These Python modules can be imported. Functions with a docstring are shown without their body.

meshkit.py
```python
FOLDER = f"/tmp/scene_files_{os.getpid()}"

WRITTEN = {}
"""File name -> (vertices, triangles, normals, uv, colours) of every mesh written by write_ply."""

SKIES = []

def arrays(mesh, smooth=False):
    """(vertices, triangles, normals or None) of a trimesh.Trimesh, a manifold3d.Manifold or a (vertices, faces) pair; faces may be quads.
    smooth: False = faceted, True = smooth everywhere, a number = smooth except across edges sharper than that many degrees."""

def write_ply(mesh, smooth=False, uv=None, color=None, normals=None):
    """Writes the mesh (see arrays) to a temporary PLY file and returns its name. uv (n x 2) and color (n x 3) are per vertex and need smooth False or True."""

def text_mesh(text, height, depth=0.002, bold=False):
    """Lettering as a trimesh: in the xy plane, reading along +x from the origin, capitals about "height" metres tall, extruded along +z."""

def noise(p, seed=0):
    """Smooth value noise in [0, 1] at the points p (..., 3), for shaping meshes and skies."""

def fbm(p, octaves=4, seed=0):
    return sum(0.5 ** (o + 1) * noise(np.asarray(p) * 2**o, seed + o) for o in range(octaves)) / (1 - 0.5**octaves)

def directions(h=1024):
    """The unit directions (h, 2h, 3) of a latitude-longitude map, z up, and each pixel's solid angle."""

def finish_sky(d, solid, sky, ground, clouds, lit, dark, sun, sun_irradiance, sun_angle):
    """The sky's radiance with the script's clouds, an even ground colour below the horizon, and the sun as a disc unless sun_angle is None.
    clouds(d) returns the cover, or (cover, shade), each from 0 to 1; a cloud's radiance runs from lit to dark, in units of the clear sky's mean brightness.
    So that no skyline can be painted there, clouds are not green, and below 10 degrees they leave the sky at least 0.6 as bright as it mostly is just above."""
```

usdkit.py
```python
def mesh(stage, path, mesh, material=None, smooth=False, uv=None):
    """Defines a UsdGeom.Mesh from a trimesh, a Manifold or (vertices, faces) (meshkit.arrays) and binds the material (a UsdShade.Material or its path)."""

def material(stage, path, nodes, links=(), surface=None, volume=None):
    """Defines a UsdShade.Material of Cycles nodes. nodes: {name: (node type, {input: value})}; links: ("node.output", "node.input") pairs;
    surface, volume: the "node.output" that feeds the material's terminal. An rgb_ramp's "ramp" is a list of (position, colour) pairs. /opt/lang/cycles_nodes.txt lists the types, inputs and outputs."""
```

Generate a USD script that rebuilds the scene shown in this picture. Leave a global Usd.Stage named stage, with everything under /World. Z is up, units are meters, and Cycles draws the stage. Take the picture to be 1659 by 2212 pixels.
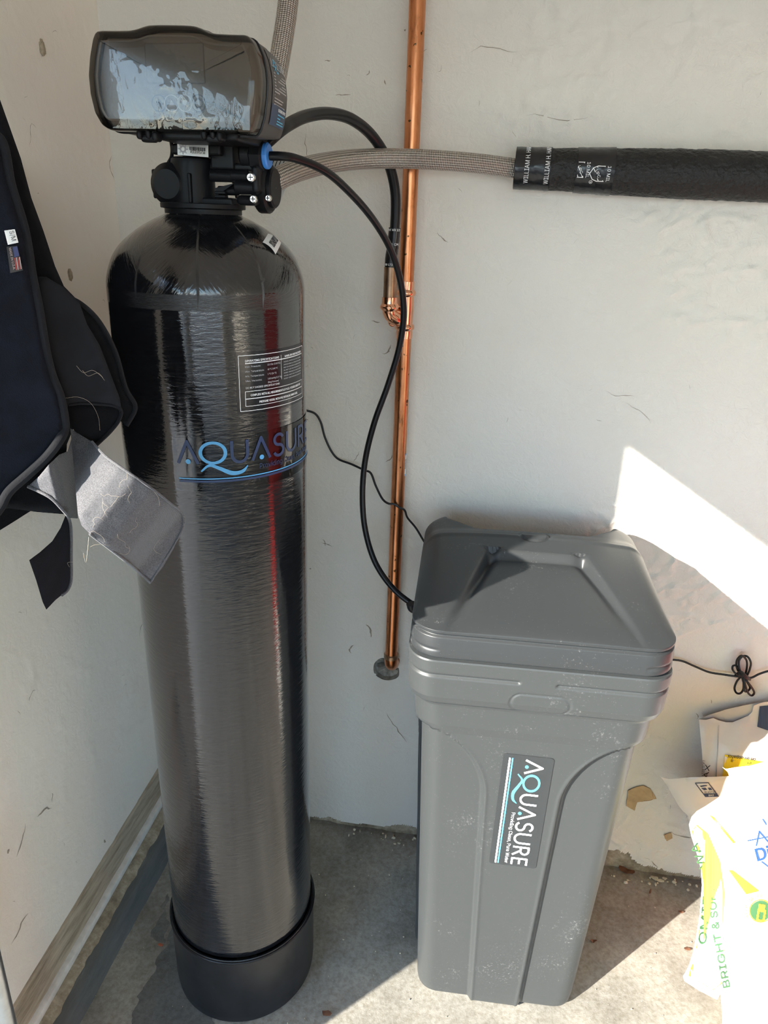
import math, random
import numpy as np
import trimesh, manifold3d, usdkit, meshkit
from shapely.geometry import Polygon, LineString, Point, box as sbox
from shapely import affinity, union_all, segmentize
from scipy.spatial import Delaunay
from pxr import Usd, UsdGeom, UsdLux, UsdShade, Gf, Sdf

random.seed(7)
rng = np.random.default_rng(7)
stage = Usd.Stage.CreateInMemory()
UsdGeom.Xform.Define(stage, '/World')
UsdGeom.Scope.Define(stage, '/World/Looks')

# ------------------------------------------------------------------ camera
W, H = 1659, 2212
FPX, PITCH, YAW, ROLL = 1576.42, 0.3860, 0.15768, 0.03297
CAM = np.array([0.72136, -1.32971, 1.38010])
_f0 = np.array([-math.sin(YAW), math.cos(YAW), 0.0]); _r0 = np.array([math.cos(YAW), math.sin(YAW), 0.0])
FWD = _f0 * math.cos(PITCH) + np.array([0, 0, -1.0]) * math.sin(PITCH)
_u0 = np.cross(_r0, FWD)
RIGHT = _r0 * math.cos(ROLL) + _u0 * math.sin(ROLL)
UP = np.cross(RIGHT, FWD)
cam = UsdGeom.Camera.Define(stage, '/World/camera')
cam.CreateHorizontalApertureAttr(36.0); cam.CreateVerticalApertureAttr(48.0)
cam.CreateFocalLengthAttr(36.0 * FPX / W)
cam.CreateClippingRangeAttr((0.02, 500.0))
cam.AddTransformOp().Set(Gf.Matrix4d(*RIGHT, 0, *UP, 0, *(-FWD), 0, *CAM, 1))
cam.CreateExposureAttr(0.0)

# ------------------------------------------------------------------ sun and sky
SUN = np.array([0.695, 0.719, -0.441]); SUN /= np.linalg.norm(SUN)      # the way the sunlight travels
sun = UsdLux.DistantLight.Define(stage, '/World/sun')
sun.CreateIntensityAttr(64000.0); sun.CreateAngleAttr(0.53); sun.CreateColorAttr((1.0, 0.94, 0.84))
_z = -SUN; _x = np.cross([0, 0, 1.0], _z); _x /= np.linalg.norm(_x); _y = np.cross(_z, _x)
sun.AddTransformOp().Set(Gf.Matrix4d(*_x, 0, *_y, 0, *_z, 0, 0, 0, 0, 1))
SKY_STRENGTH = 0.40
skym = usdkit.material(stage, '/World/Looks/sky', {
    "t": ("sky_texture", {"sky_type": "multiple_scattering", "sun_disc": False, "sun_elevation": 0.41, "sun_rotation": 3.91, "aerosol_density": 0.6}),
    "b": ("background_shader", {"strength": SKY_STRENGTH})}, [("t.color", "b.color")], surface="b.background")
dome = UsdLux.DomeLight.Define(stage, '/World/sky'); dome.CreateIntensityAttr(1.0)
UsdShade.MaterialBindingAPI.Apply(dome.GetPrim()).Bind(skym)

# ------------------------------------------------------------------ helpers
def ray(px, py):
    return FWD + RIGHT * (px - W / 2) / FPX - UP * (py - H / 2) / FPX

def at(px, py, axis, val):
    """The point of the plane axis = val (0 x, 1 y, 2 z) that a measured pixel of the photograph shows."""
    d = ray(px, py)
    return CAM + d * (val - CAM[axis]) / d[axis]

TANK = np.array([0.3202, -0.3666]); TR = 0.1285

def cyl(px, py, R=TR):
    """(angle, height) on the tank's wall."""
    d = ray(px, py); o = CAM[:2] - TANK
    a, b, c = d[:2] @ d[:2], 2 * o @ d[:2], o @ o - R * R
    disc = max(b * b - 4 * a * c, 0.0)
    P = CAM + d * (-b - math.sqrt(disc)) / (2 * a)
    return math.atan2(P[1] - TANK[1], P[0] - TANK[0]), P[2]

_names, _loc = {}, {'/World': np.zeros(3)}

def numbered(parent, name):
    k = (parent, name); n = _names.get(k, -1) + 1; _names[k] = n
    return f"{parent}/{name}" + (f"_{n:03d}" if n else "")

def setdata(prim, label=None, cat=None, group=None, kind=None):
    for k, v in (('label', label), ('category', cat), ('group', group), ('kind', kind)):
        if v: prim.SetCustomDataByKey(k, v)

def thing(name, label, cat, loc=(0, 0, 0), group=None, kind=None):
    path = numbered('/World', name)
    x = UsdGeom.Xform.Define(stage, path); x.AddTranslateOp().Set(Gf.Vec3d(*map(float, loc)))
    setdata(x.GetPrim(), label, cat, group, kind)
    _loc[path] = np.array(loc, float)
    return path

def obj(name, mesh, mat, parent='/World', smooth=30, uv=None, label=None, cat=None, group=None, kind=None):
    v, f, _ = meshkit.arrays(mesh)
    path = numbered(parent, name)
    _loc[path] = _loc[parent]
    m = usdkit.mesh(stage, path, trimesh.Trimesh(v - _loc[parent], f, process=False), mat, smooth=(True if uv is not None else smooth), uv=uv)
    setdata(m.GetPrim(), label, cat, group, kind)
    return path

def cat_(*ms):
    return trimesh.util.concatenate([to_tm(m) for m in ms])

def to_tm(m):
    v, f, _ = meshkit.arrays(m)
    return trimesh.Trimesh(v, f, process=False)

def rbox(size, r=0.002, center=(0, 0, 0), R=None):
    sx, sy, sz = np.array(size) / 2 - r
    s = manifold3d.Manifold.sphere(r, 12)
    m = manifold3d.Manifold.batch_hull([s.translate((x, y, z)) for x in (-sx, sx) for y in (-sy, sy) for z in (-sz, sz)])
    m = to_tm(m)
    if R is not None: m.apply_transform(R)
    m.apply_translation(center)
    return m

def spline(pts, n=60):
    """Catmull-Rom through the points."""
    p = np.array(pts, float); p = np.vstack([2 * p[0] - p[1], p, 2 * p[-1] - p[-2]])
    d = np.linalg.norm(np.diff(p, axis=0), axis=1) ** 0.5
    t = np.concatenate([[0], np.cumsum(np.maximum(d, 1e-6))])
    out = []
    for x in np.linspace(t[1], t[-2], n):
        i = min(max(np.searchsorted(t, x, 'right') - 1, 1), len(p) - 3)
        P0, P1, P2, P3 = p[i - 1:i + 3]; t0, t1, t2, t3 = t[i - 1:i + 3]
        A1 = (t1 - x) / (t1 - t0) * P0 + (x - t0) / (t1 - t0) * P1
        A2 = (t2 - x) / (t2 - t1) * P1 + (x - t1) / (t2 - t1) * P2
        A3 = (t3 - x) / (t3 - t2) * P2 + (x - t2) / (t3 - t2) * P3
        B1 = (t2 - x) / (t2 - t0) * A1 + (x - t0) / (t2 - t0) * A2
        B2 = (t3 - x) / (t3 - t1) * A2 + (x - t1) / (t3 - t1) * A3
        out.append((t2 - x) / (t2 - t1) * B1 + (x - t1) / (t2 - t1) * B2)
    return np.array(out)

def frames(p):
    t = np.gradient(p, axis=0); t /= np.linalg.norm(t, axis=1, keepdims=True)
    a = np.cross(t[0], [0, 0, 1.0]) if abs(t[0][2]) < 0.9 else np.cross(t[0], [1.0, 0, 0])
    A = []
    for k in range(len(p)):
        a = a - t[k] * (a @ t[k]); a /= np.linalg.norm(a); A.append(a)
    A = np.array(A)
    return t, A, np.cross(t, A)

def tube(p, r, n=16, uv=False, cap=True):
    """A swept round tube. r is one radius or one for each point. With uv: (mesh, uv), u = metres along, v = turns."""
    p = np.asarray(p, float); r = np.broadcast_to(np.asarray(r, float), (len(p),))
    t, A, B = frames(p)
    m = n + 1
    ang = np.linspace(0, 2 * np.pi, m)
    v = p[:, None] + r[:, None, None] * (np.cos(ang)[None, :, None] * A[:, None] + np.sin(ang)[None, :, None] * B[:, None])
    L = np.concatenate([[0], np.cumsum(np.linalg.norm(np.diff(p, axis=0), axis=1))])
    st = np.stack(np.broadcast_arrays(L[:, None], ang[None] / (2 * np.pi)), -1)
    i, j = np.meshgrid(np.arange(len(p) - 1), np.arange(n), indexing='ij')
    q = np.stack([i * m + j, i * m + j + 1, (i + 1) * m + j + 1, (i + 1) * m + j], -1).reshape(-1, 4)
    f = np.vstack([q[:, [0, 1, 2]], q[:, [0, 2, 3]]])
    V = v.reshape(-1, 3); S = st.reshape(-1, 2)
    if cap:
        for k, flip in ((0, True), (len(p) - 1, False)):
            c = len(V); V = np.vstack([V, v[k], p[k][None]]); S = np.vstack([S, st[k], st[k][:1]])
            js = np.arange(n); tri = np.stack([c + js, c + js + 1, np.full(n, c + m)], 1)
            f = np.vstack([f, tri[:, ::-1] if flip else tri])
    mesh = trimesh.Trimesh(V, f, process=False)
    return (mesh, S) if uv else mesh

def seg(a, b, r, n=24):
    return tube(np.linspace(np.array(a, float), np.array(b, float), 2), r, n)

def lathe(profile, center, n=96, uv=False):
    """profile: (radius, z) from bottom to top, about the vertical through center."""
    pr = np.array(profile, float); m = n + 1
    th = np.linspace(-np.pi, np.pi, m)
    V = np.stack([center[0] + pr[:, 0, None] * np.cos(th), center[1] + pr[:, 0, None] * np.sin(th), np.broadcast_to(pr[:, 1, None], (len(pr), m))], -1)
    i, j = np.meshgrid(np.arange(len(pr) - 1), np.arange(n), indexing='ij')
    q = np.stack([i * m + j, i * m + j + 1, (i + 1) * m + j + 1, (i + 1) * m + j], -1).reshape(-1, 4)
    mesh = trimesh.Trimesh(V.reshape(-1, 3), np.vstack([q[:, [0, 1, 2]], q[:, [0, 2, 3]]]), process=False)
    return mesh

def grid_mesh(V, wrap=False):
    """V: (rows, cols, 3)."""
    a, b = V.shape[:2]
    i, j = np.meshgrid(np.arange(a - 1), np.arange(b if wrap else b - 1), indexing='ij')
    j2 = (j + 1) % b
    q = np.stack([i * b + j, i * b + j2, (i + 1) * b + j2, (i + 1) * b + j], -1).reshape(-1, 4)
    return trimesh.Trimesh(V.reshape(-1, 3), np.vstack([q[:, [0, 1, 2]], q[:, [0, 2, 3]]]), process=False)

def place(m, o, ex, ey, ez=None):
    """A mesh drawn in its xy plane, put at o with its x along ex and y along ey."""
    m = to_tm(m); ex = np.array(ex, float); ey = np.array(ey, float)
    ez = np.cross(ex, ey) if ez is None else np.array(ez, float)
    ez = ez / np.linalg.norm(ez)
    m.vertices = np.array(o) + m.vertices[:, :1] * ex + m.vertices[:, 1:2] * ey + m.vertices[:, 2:] * ez
    return m

def flat(geom, depth=0.0003, strip=None):
    """Shapely geometry -> thin extruded mesh; strip cuts it into narrow upright strips so that it can bend."""
    gs = list(getattr(geom, 'geoms', [geom]))
    if strip:
        out = []
        for g in gs:
            x0, y0, x1, y1 = g.bounds
            for k in range(int(math.floor(x0 / strip)), int(math.ceil(x1 / strip))):
                h = g.intersection(sbox(k * strip, y0 - 1, (k + 1) * strip, y1 + 1))
                out += [q for q in getattr(h, 'geoms', [h]) if q.geom_type == 'Polygon' and q.area > 1e-10]
        gs = out
    gs = [g for g in gs if g.geom_type == 'Polygon' and g.area > 1e-11]
    return trimesh.util.concatenate([trimesh.creation.extrude_polygon(g, depth, engine='earcut') for g in gs])

def text(s, height, width=None, depth=0.0003, bold=False):
    m = meshkit.text_mesh(s, height, depth, bold)
    m.apply_translation([-m.bounds[0][0], 0, 0])
    if width: m.vertices[:, 0] *= width / m.bounds[1][0]
    return m

def on_tank(m, th, z, dr=0.0006, R=TR):
    """Bends a flat mesh (x along, y up) round the tank, its origin at angle th, height z."""
    m = to_tm(m); v = m.vertices
    a = th + v[:, 0] / R; rr = R + dr + v[:, 2]
    m.vertices = np.column_stack([TANK[0] + rr * np.cos(a), TANK[1] + rr * np.sin(a), z + v[:, 1]])
    return m

def traced(poly, depth, thick, step=8.0, bulge=12.0, amp=0.0, scale=40.0, seed=0, both=True):
    """A cloth or film shape: outline in pixels of the photograph, each point at y = depth(px, py); thick in metres, rounded at the rim over bulge pixels, rumpled by amp."""
    P = Polygon(poly).buffer(0)
    if P.geom_type != 'Polygon': P = max(P.geoms, key=lambda g: g.area)
    ring = np.array(segmentize(P.exterior, step).coords)[:-1]
    x0, y0, x1, y1 = P.bounds
    gx, gy = np.meshgrid(np.arange(x0, x1, step), np.arange(y0, y1, step)); gx[1::2] += step / 2
    inner = [(a, b) for a, b in zip(gx.ravel(), gy.ravel()) if P.contains(Point(a, b)) and P.exterior.distance(Point(a, b)) > step * 0.55]
    pts = np.vstack([ring, np.array(inner).reshape(-1, 2)])
    tri = Delaunay(pts).simplices
    cen = pts[tri].mean(1)
    keep = np.array([P.contains(Point(*c)) for c in cen]); tri = tri[keep]
    A = pts[tri]; ar = np.cross(A[:, 1] - A[:, 0], A[:, 2] - A[:, 0]); tri[ar < 0] = tri[ar < 0][:, ::-1]
    dist = np.array([P.exterior.distance(Point(*q)) for q in pts]); dist[:len(ring)] = 0
    prof = np.sqrt(np.clip(1 - (1 - np.clip(dist / bulge, 0, 1)) ** 2, 0, 1)) * thick / 2
    y = np.array([depth(*q) for q in pts])
    base = np.array([at(q[0], q[1], 1, yy) for q, yy in zip(pts, y)])
    if amp: y_off = (meshkit.fbm(base * scale, 3, seed) - 0.5) * 2 * amp * np.clip(dist / bulge, 0.15, 1)
    else: y_off = np.zeros(len(pts))
    dirs = (base - CAM) / np.linalg.norm(base - CAM, axis=1, keepdims=True)
    global LAST, NFRONT
    NFRONT = len(tri)
    LAST = (pts, np.linalg.norm(base - CAM, axis=1) + y_off - prof)
    front = base + dirs * (y_off - prof)[:, None]; back = base + dirs * (y_off + prof + 0.0008)[:, None]
    n, k = len(pts), len(ring)
    f = [tri[:, ::-1], tri + n]
    r = np.arange(k); r2 = (r + 1) % k
    f += [np.stack([r, r2, r2 + n], 1), np.stack([r, r2 + n, r + n], 1)]
    m = trimesh.Trimesh(np.vstack([front, back]), np.vstack(f), process=False)
    trimesh.repair.fix_normals(m)
    return m

# ------------------------------------------------------------------ materials
def mat(name, nodes, links=(), surface="p.BSDF"):
    return usdkit.material(stage, f'/World/Looks/{name}', nodes, list(links), surface=surface)

def plain(name, color, rough=0.5, metal=0.0, spec=0.5, coat=0.0, coat_rough=0.05, vary=0.0, vscale=8.0, bump=0.0, bscale=200.0, bdist=0.001, **kw):
    nodes = {"p": ("principled_bsdf", {"base_color": color, "roughness": rough, "metallic": metal, "specular_ior_level": spec, "coat_weight": coat, "coat_roughness": coat_rough, **kw})}
    links = []
    if vary or bump: nodes["g"] = ("geometry", {})
    if vary:
        nodes["n"] = ("noise_texture", {"scale": vscale, "detail": 5.0, "roughness": 0.6})
        lo = tuple(max(c * (1 - vary), 0) for c in color); hi = tuple(min(c * (1 + vary), 1) for c in color)
        nodes["r"] = ("rgb_ramp", {"ramp": [(0.3, lo), (0.7, hi)]})
        links += [("g.position", "n.vector"), ("n.fac", "r.fac"), ("r.color", "p.base_color")]
    if bump:
        nodes["bn"] = ("noise_texture", {"scale": bscale, "detail": 3.0})
        nodes["b"] = ("bump", {"strength": bump, "distance": bdist})
        links += [("g.position", "bn.vector"), ("bn.fac", "b.height"), ("b.normal", "p.normal")]
    return mat(name, nodes, links)

black_plastic = plain('black_plastic', (0.007, 0.007, 0.008), 0.42, spec=0.25, bump=0.15, bscale=900, bdist=0.0004)
matte_black = plain('matte_black', (0.010, 0.010, 0.011), 0.6)
tube_black = plain('tube_black', (0.006, 0.006, 0.007), 0.30, spec=0.3)
cord_black = plain('cord_black', (0.006, 0.006, 0.007), 0.45)
white_print = plain('white_print', (0.80, 0.80, 0.80), 0.5)
dim_print = plain('dim_print', (0.45, 0.45, 0.46), 0.5)
white_paper = plain('white_paper', (0.78, 0.78, 0.76), 0.6)
silver_paper = plain('silver_paper', (0.62, 0.62, 0.60), 0.35, metal=0.3)
black_print = plain('black_print', (0.02, 0.02, 0.022), 0.6)
blue_print = plain('blue_print', (0.10, 0.38, 0.72), 0.4)
cyan_print = plain('cyan_print', (0.10, 0.52, 0.80), 0.4)
navy_print = plain('navy_print', (0.022, 0.045, 0.12), 0.4)
blue_plastic = plain('blue_plastic', (0.05, 0.22, 0.62), 0.35)
steel = plain('steel', (0.75, 0.75, 0.74), 0.25, metal=1.0)

def wall_paint(name, base, patch, relief=0.48):
    """Old white paint on trowelled plaster: warm blotches, fine trowel relief, scuffs with shapes of their own."""
    return mat(name, {
        "g": ("geometry", {}),
        "n1": ("noise_texture", {"scale": 2.2, "detail": 5.0, "roughness": 0.6}),
        "r1": ("rgb_ramp", {"ramp": [(0.35, base), (0.7, patch)]}),
        "ms": ("mapping", {"scale": (1.0, 1.0, 2.4), "rotation": (0.0, 0.6, 0.0)}),
        "n2": ("noise_texture", {"scale": 26.0, "detail": 6.0, "roughness": 0.75}),
        "r2": ("rgb_ramp", {"ramp": [(0.72, (0, 0, 0)), (0.76, (1, 1, 1))]}),
        "c": ("mix_color", {"b": (0.42, 0.36, 0.28)}),
        "m2": ("math", {"math_type": "multiply", "value2": 0.5}),
        "nb": ("noise_texture", {"scale": 60.0, "detail": 7.0, "roughness": 0.66, "distortion": 0.8}),
        "b": ("bump", {"strength": relief, "distance": 0.006}),
        "p": ("principled_bsdf", {"roughness": 0.62, "specular_ior_level": 0.35})},
        [("g.position", "n1.vector"), ("n1.fac", "r1.fac"), ("g.position", "ms.vector"), ("ms.vector", "n2.vector"), ("n2.fac", "r2.fac"),
         ("r1.color", "c.a"), ("r2.color", "m2.value1"), ("m2.value", "c.fac"), ("c.result", "p.base_color"),
         ("g.position", "nb.vector"), ("nb.fac", "b.height"), ("b.normal", "p.normal")])

back_paint = wall_paint('back_wall_paint', (0.80, 0.775, 0.715), (0.77, 0.74, 0.665))
left_paint = wall_paint('left_wall_paint', (0.83, 0.775, 0.685), (0.80, 0.735, 0.645), 0.16)

def concrete(name, a, b, c, scale=5.0):
    return mat(name, {
        "g": ("geometry", {}),
        "n1": ("noise_texture", {"scale": scale, "detail": 7.0, "roughness": 0.66}),
        "r1": ("rgb_ramp", {"ramp": [(0.30, a), (0.52, b), (0.72, c)]}),
        "n2": ("noise_texture", {"scale": 95.0, "detail": 4.0, "roughness": 0.7}),
        "r2": ("rgb_ramp", {"ramp": [(0.35, (0.72, 0.70, 0.66)), (0.6, (1, 1, 1))]}),
        "mx": ("mix_color", {"blend_type": "multiply", "fac": 1.0}),
        "v": ("voronoi_texture", {"scale": 130.0}),
        "rv": ("rgb_ramp", {"ramp": [(0.06, (1, 1, 1)), (0.10, (0, 0, 0))]}),
        "n3": ("noise_texture", {"scale": 9.0, "detail": 2.0}),
        "r3": ("rgb_ramp", {"ramp": [(0.52, (0, 0, 0)), (0.60, (1, 1, 1))]}),
        "mm": ("math", {"math_type": "multiply"}),
        "sp": ("mix_color", {"b": (0.62, 0.58, 0.50)}),
        "nb": ("noise_texture", {"scale": 160.0, "detail": 6.0, "roughness": 0.7}),
        "b": ("bump", {"strength": 0.35, "distance": 0.002}),
        "p": ("principled_bsdf", {"roughness": 0.72, "specular_ior_level": 0.4})},
        [("g.position", "n1.vector"), ("n1.fac", "r1.fac"), ("g.position", "n2.vector"), ("n2.fac", "r2.fac"), ("r1.color", "mx.a"), ("r2.color", "mx.b"),
         ("g.position", "v.vector"), ("v.distance", "rv.fac"), ("g.position", "n3.vector"), ("n3.fac", "r3.fac"), ("rv.color", "mm.value1"), ("r3.color", "mm.value2"),
         ("mx.result", "sp.a"), ("mm.value", "sp.fac"), ("sp.result", "p.base_color"), ("g.position", "nb.vector"), ("nb.fac", "b.height"), ("b.normal", "p.normal")])

floor_concrete = concrete('floor_concrete', (0.20, 0.185, 0.155), (0.34, 0.325, 0.285), (0.46, 0.435, 0.375))
rubble = concrete('rubble', (0.17, 0.135, 0.095), (0.40, 0.335, 0.24), (0.60, 0.53, 0.41), 22.0)
mortar_mat = concrete('mortar', (0.18, 0.17, 0.15), (0.38, 0.36, 0.32), (0.5, 0.48, 0.43), 40.0)
curb_paint = mat('curb_paint', {
    "g": ("geometry", {}),
    "mp": ("mapping", {"scale": (30.0, 5.0, 30.0)}),
    "n": ("noise_texture", {"scale": 1.6, "detail": 7.0, "roughness": 0.7}),
    "r": ("rgb_ramp", {"ramp": [(0.30, (0.088, 0.092, 0.088)), (0.60, (0.128, 0.132, 0.126)), (0.67, (0.19, 0.19, 0.18)), (0.72, (0.46, 0.40, 0.30))]}),
    "nb": ("noise_texture", {"scale": 140.0, "detail": 5.0}),
    "b": ("bump", {"strength": 0.4, "distance": 0.002}),
    "p": ("principled_bsdf", {"roughness": 0.55})},
    [("g.position", "mp.vector"), ("mp.vector", "n.vector"), ("n.fac", "r.fac"), ("r.color", "p.base_color"), ("g.position", "nb.vector"), ("nb.fac", "b.height"), ("b.normal", "p.normal")])
old_board = mat('old_board', {
    "g": ("geometry", {}),
    "mp": ("mapping", {"scale": (60.0, 7.0, 60.0)}),
    "n": ("noise_texture", {"scale": 1.5, "detail": 7.0, "roughness": 0.7}),
    "r": ("rgb_ramp", {"ramp": [(0.3, (0.22, 0.175, 0.12)), (0.5, (0.40, 0.325, 0.235)), (0.7, (0.52, 0.44, 0.33))]}),
    "b": ("bump", {"strength": 0.35, "distance": 0.002}),
    "p": ("principled_bsdf", {"roughness": 0.8})},
    [("g.position", "mp.vector"), ("mp.vector", "n.vector"), ("n.fac", "r.fac"), ("r.color", "p.base_color"), ("n.fac", "b.height"), ("b.normal", "p.normal")])
white_strip = plain('white_strip', (0.72, 0.68, 0.62), 0.55, vary=0.16, vscale=40, bump=0.2, bscale=80, bdist=0.002)

wound = mat('wound_fibreglass', {      # glossy black resin over filament windings; the strand direction comes with the uv
    "u": ("uvmap", {"attribute": "st"}),
    "m1": ("mapping", {"scale": (48.0, 260.0, 1.0)}),
    "n1": ("noise_texture", {"scale": 1.0, "detail": 3.0, "roughness": 0.6, "distortion": 0.5}),
    "m2": ("mapping", {"scale": (9.0, 120.0, 1.0), "rotation": (0.0, 0.0, 0.02)}),
    "n2": ("noise_texture", {"scale": 1.0, "detail": 2.0}),
    "ad": ("math", {"math_type": "multiply_add", "value2": 0.7}),
    "b": ("bump", {"strength": 0.50, "distance": 0.0008}),
    "r": ("rgb_ramp", {"ramp": [(0.35, (0.004, 0.004, 0.005)), (0.75, (0.011, 0.011, 0.012))]}),
    "p": ("principled_bsdf", {"roughness": 0.08, "specular_ior_level": 0.6, "coat_weight": 0.55, "coat_ior": 1.55, "coat_roughness": 0.02})},
    [("u.UV", "m1.vector"), ("m1.vector", "n1.vector"), ("u.UV", "m2.vector"), ("m2.vector", "n2.vector"), ("n2.fac", "ad.value1"), ("n1.fac", "ad.value3"),
     ("ad.value", "b.height"), ("b.normal", "p.normal"), ("b.normal", "p.coat_normal"), ("n1.fac", "r.fac"), ("r.color", "p.base_color")])
boot_rubber = plain('boot_plastic', (0.009, 0.009, 0.010), 0.33, spec=0.4, vary=0.3, vscale=30, bump=0.1, bscale=60, bdist=0.002)
head_grey = plain('head_grey', (0.055, 0.052, 0.050), 0.5, bump=0.12, bscale=1500, bdist=0.0003)
panel_brown = plain('display_panel_grey', (0.20, 0.175, 0.145), 0.5)
screen_dark = plain('screen_grey', (0.15, 0.13, 0.105), 0.3)
keypad = plain('keypad', (0.20, 0.19, 0.19), 0.45)

def pane(name, tint, ior=1.5, wrinkle=0.0, wscale=30.0, rough=0.0, stretch=(1, 1, 1)):
    nodes = {"t": ("transparent_bsdf", {"color": tint}), "g": ("glossy_bsdf", {"color": (1, 1, 1), "roughness": rough}), "f": ("fresnel", {"IOR": ior}), "m": ("mix_closure", {})}
    links = [("f.fac", "m.fac"), ("t.BSDF", "m.closure1"), ("g.BSDF", "m.closure2")]
    if wrinkle:
        nodes |= {"ge": ("geometry", {}), "mp": ("mapping", {"scale": stretch}), "n": ("noise_texture", {"scale": wscale, "detail": 3.0, "distortion": 1.2}), "b": ("bump", {"strength": wrinkle, "distance": 0.003})}
        links += [("ge.position", "mp.vector"), ("mp.vector", "n.vector"), ("n.fac", "b.height"), ("b.normal", "g.normal"), ("b.normal", "f.normal")]
    return mat(name, nodes, [l for l in links if l[1] != "f.normal"], surface="m.closure")

smoke_cover = pane('smoked_cover', (0.66, 0.62, 0.58), 1.36, rough=0.10)
cling_film = pane('cling_film', (0.95, 0.95, 0.95), 1.42, 0.09, 22.0, 0.0, (1.0, 1.0, 0.35))
decal_film = pane('decal_film', (0.86, 0.87, 0.88), 1.4, rough=0.06)
sticker_film = mat('sticker_film', {"t": ("transparent_bsdf", {"color": (0.9, 0.9, 0.9)}), "p": ("principled_bsdf", {"base_color": (0.045, 0.047, 0.047), "roughness": 0.35, "specular_ior_level": 0.3}), "m": ("mix_closure", {"fac": 0.6})},
                   [("t.BSDF", "m.closure1"), ("p.BSDF", "m.closure2")], surface="m.closure")

def brine_mat(name, base):
    return mat(name, {     # grey-black moulded polyethylene with pale salt dust in smears
    "g": ("geometry", {}),
    "n": ("noise_texture", {"scale": 7.0, "detail": 6.0, "roughness": 0.75}),
    "n2": ("noise_texture", {"scale": 220.0, "detail": 4.0, "roughness": 0.8}),
    "mu": ("math", {"math_type": "multiply"}),
    "r": ("rgb_ramp", {"ramp": [(0.335, base), (0.40, (0.11, 0.113, 0.115)), (0.46, (0.30, 0.30, 0.30))]}),
    "v": ("voronoi_texture", {"scale": 190.0}),
    "rv": ("rgb_ramp", {"ramp": [(0.045, (1, 1, 1)), (0.07, (0, 0, 0))]}),
    "c": ("mix_color", {"b": (0.5, 0.5, 0.5)}),
    "b": ("bump", {"strength": 0.10, "distance": 0.001}),
    "mv": ("math", {"math_type": "multiply", "value2": 0.30}),
    "p": ("principled_bsdf", {"roughness": 0.40, "specular_ior_level": 0.5})},
    [("g.position", "n.vector"), ("g.position", "n2.vector"), ("n.fac", "mu.value1"), ("n2.fac", "mu.value2"), ("mu.value", "r.fac"), ("r.color", "c.a"),
     ("g.position", "v.vector"), ("v.distance", "rv.fac"), ("rv.color", "mv.value1"), ("mv.value", "c.fac"), ("c.result", "p.base_color"), ("n2.fac", "b.height"), ("b.normal", "p.normal")])
brine_plastic, lid_plastic = brine_mat('brine_plastic', (0.044, 0.048, 0.049)), brine_mat('lid_plastic', (0.029, 0.032, 0.034))

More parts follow.
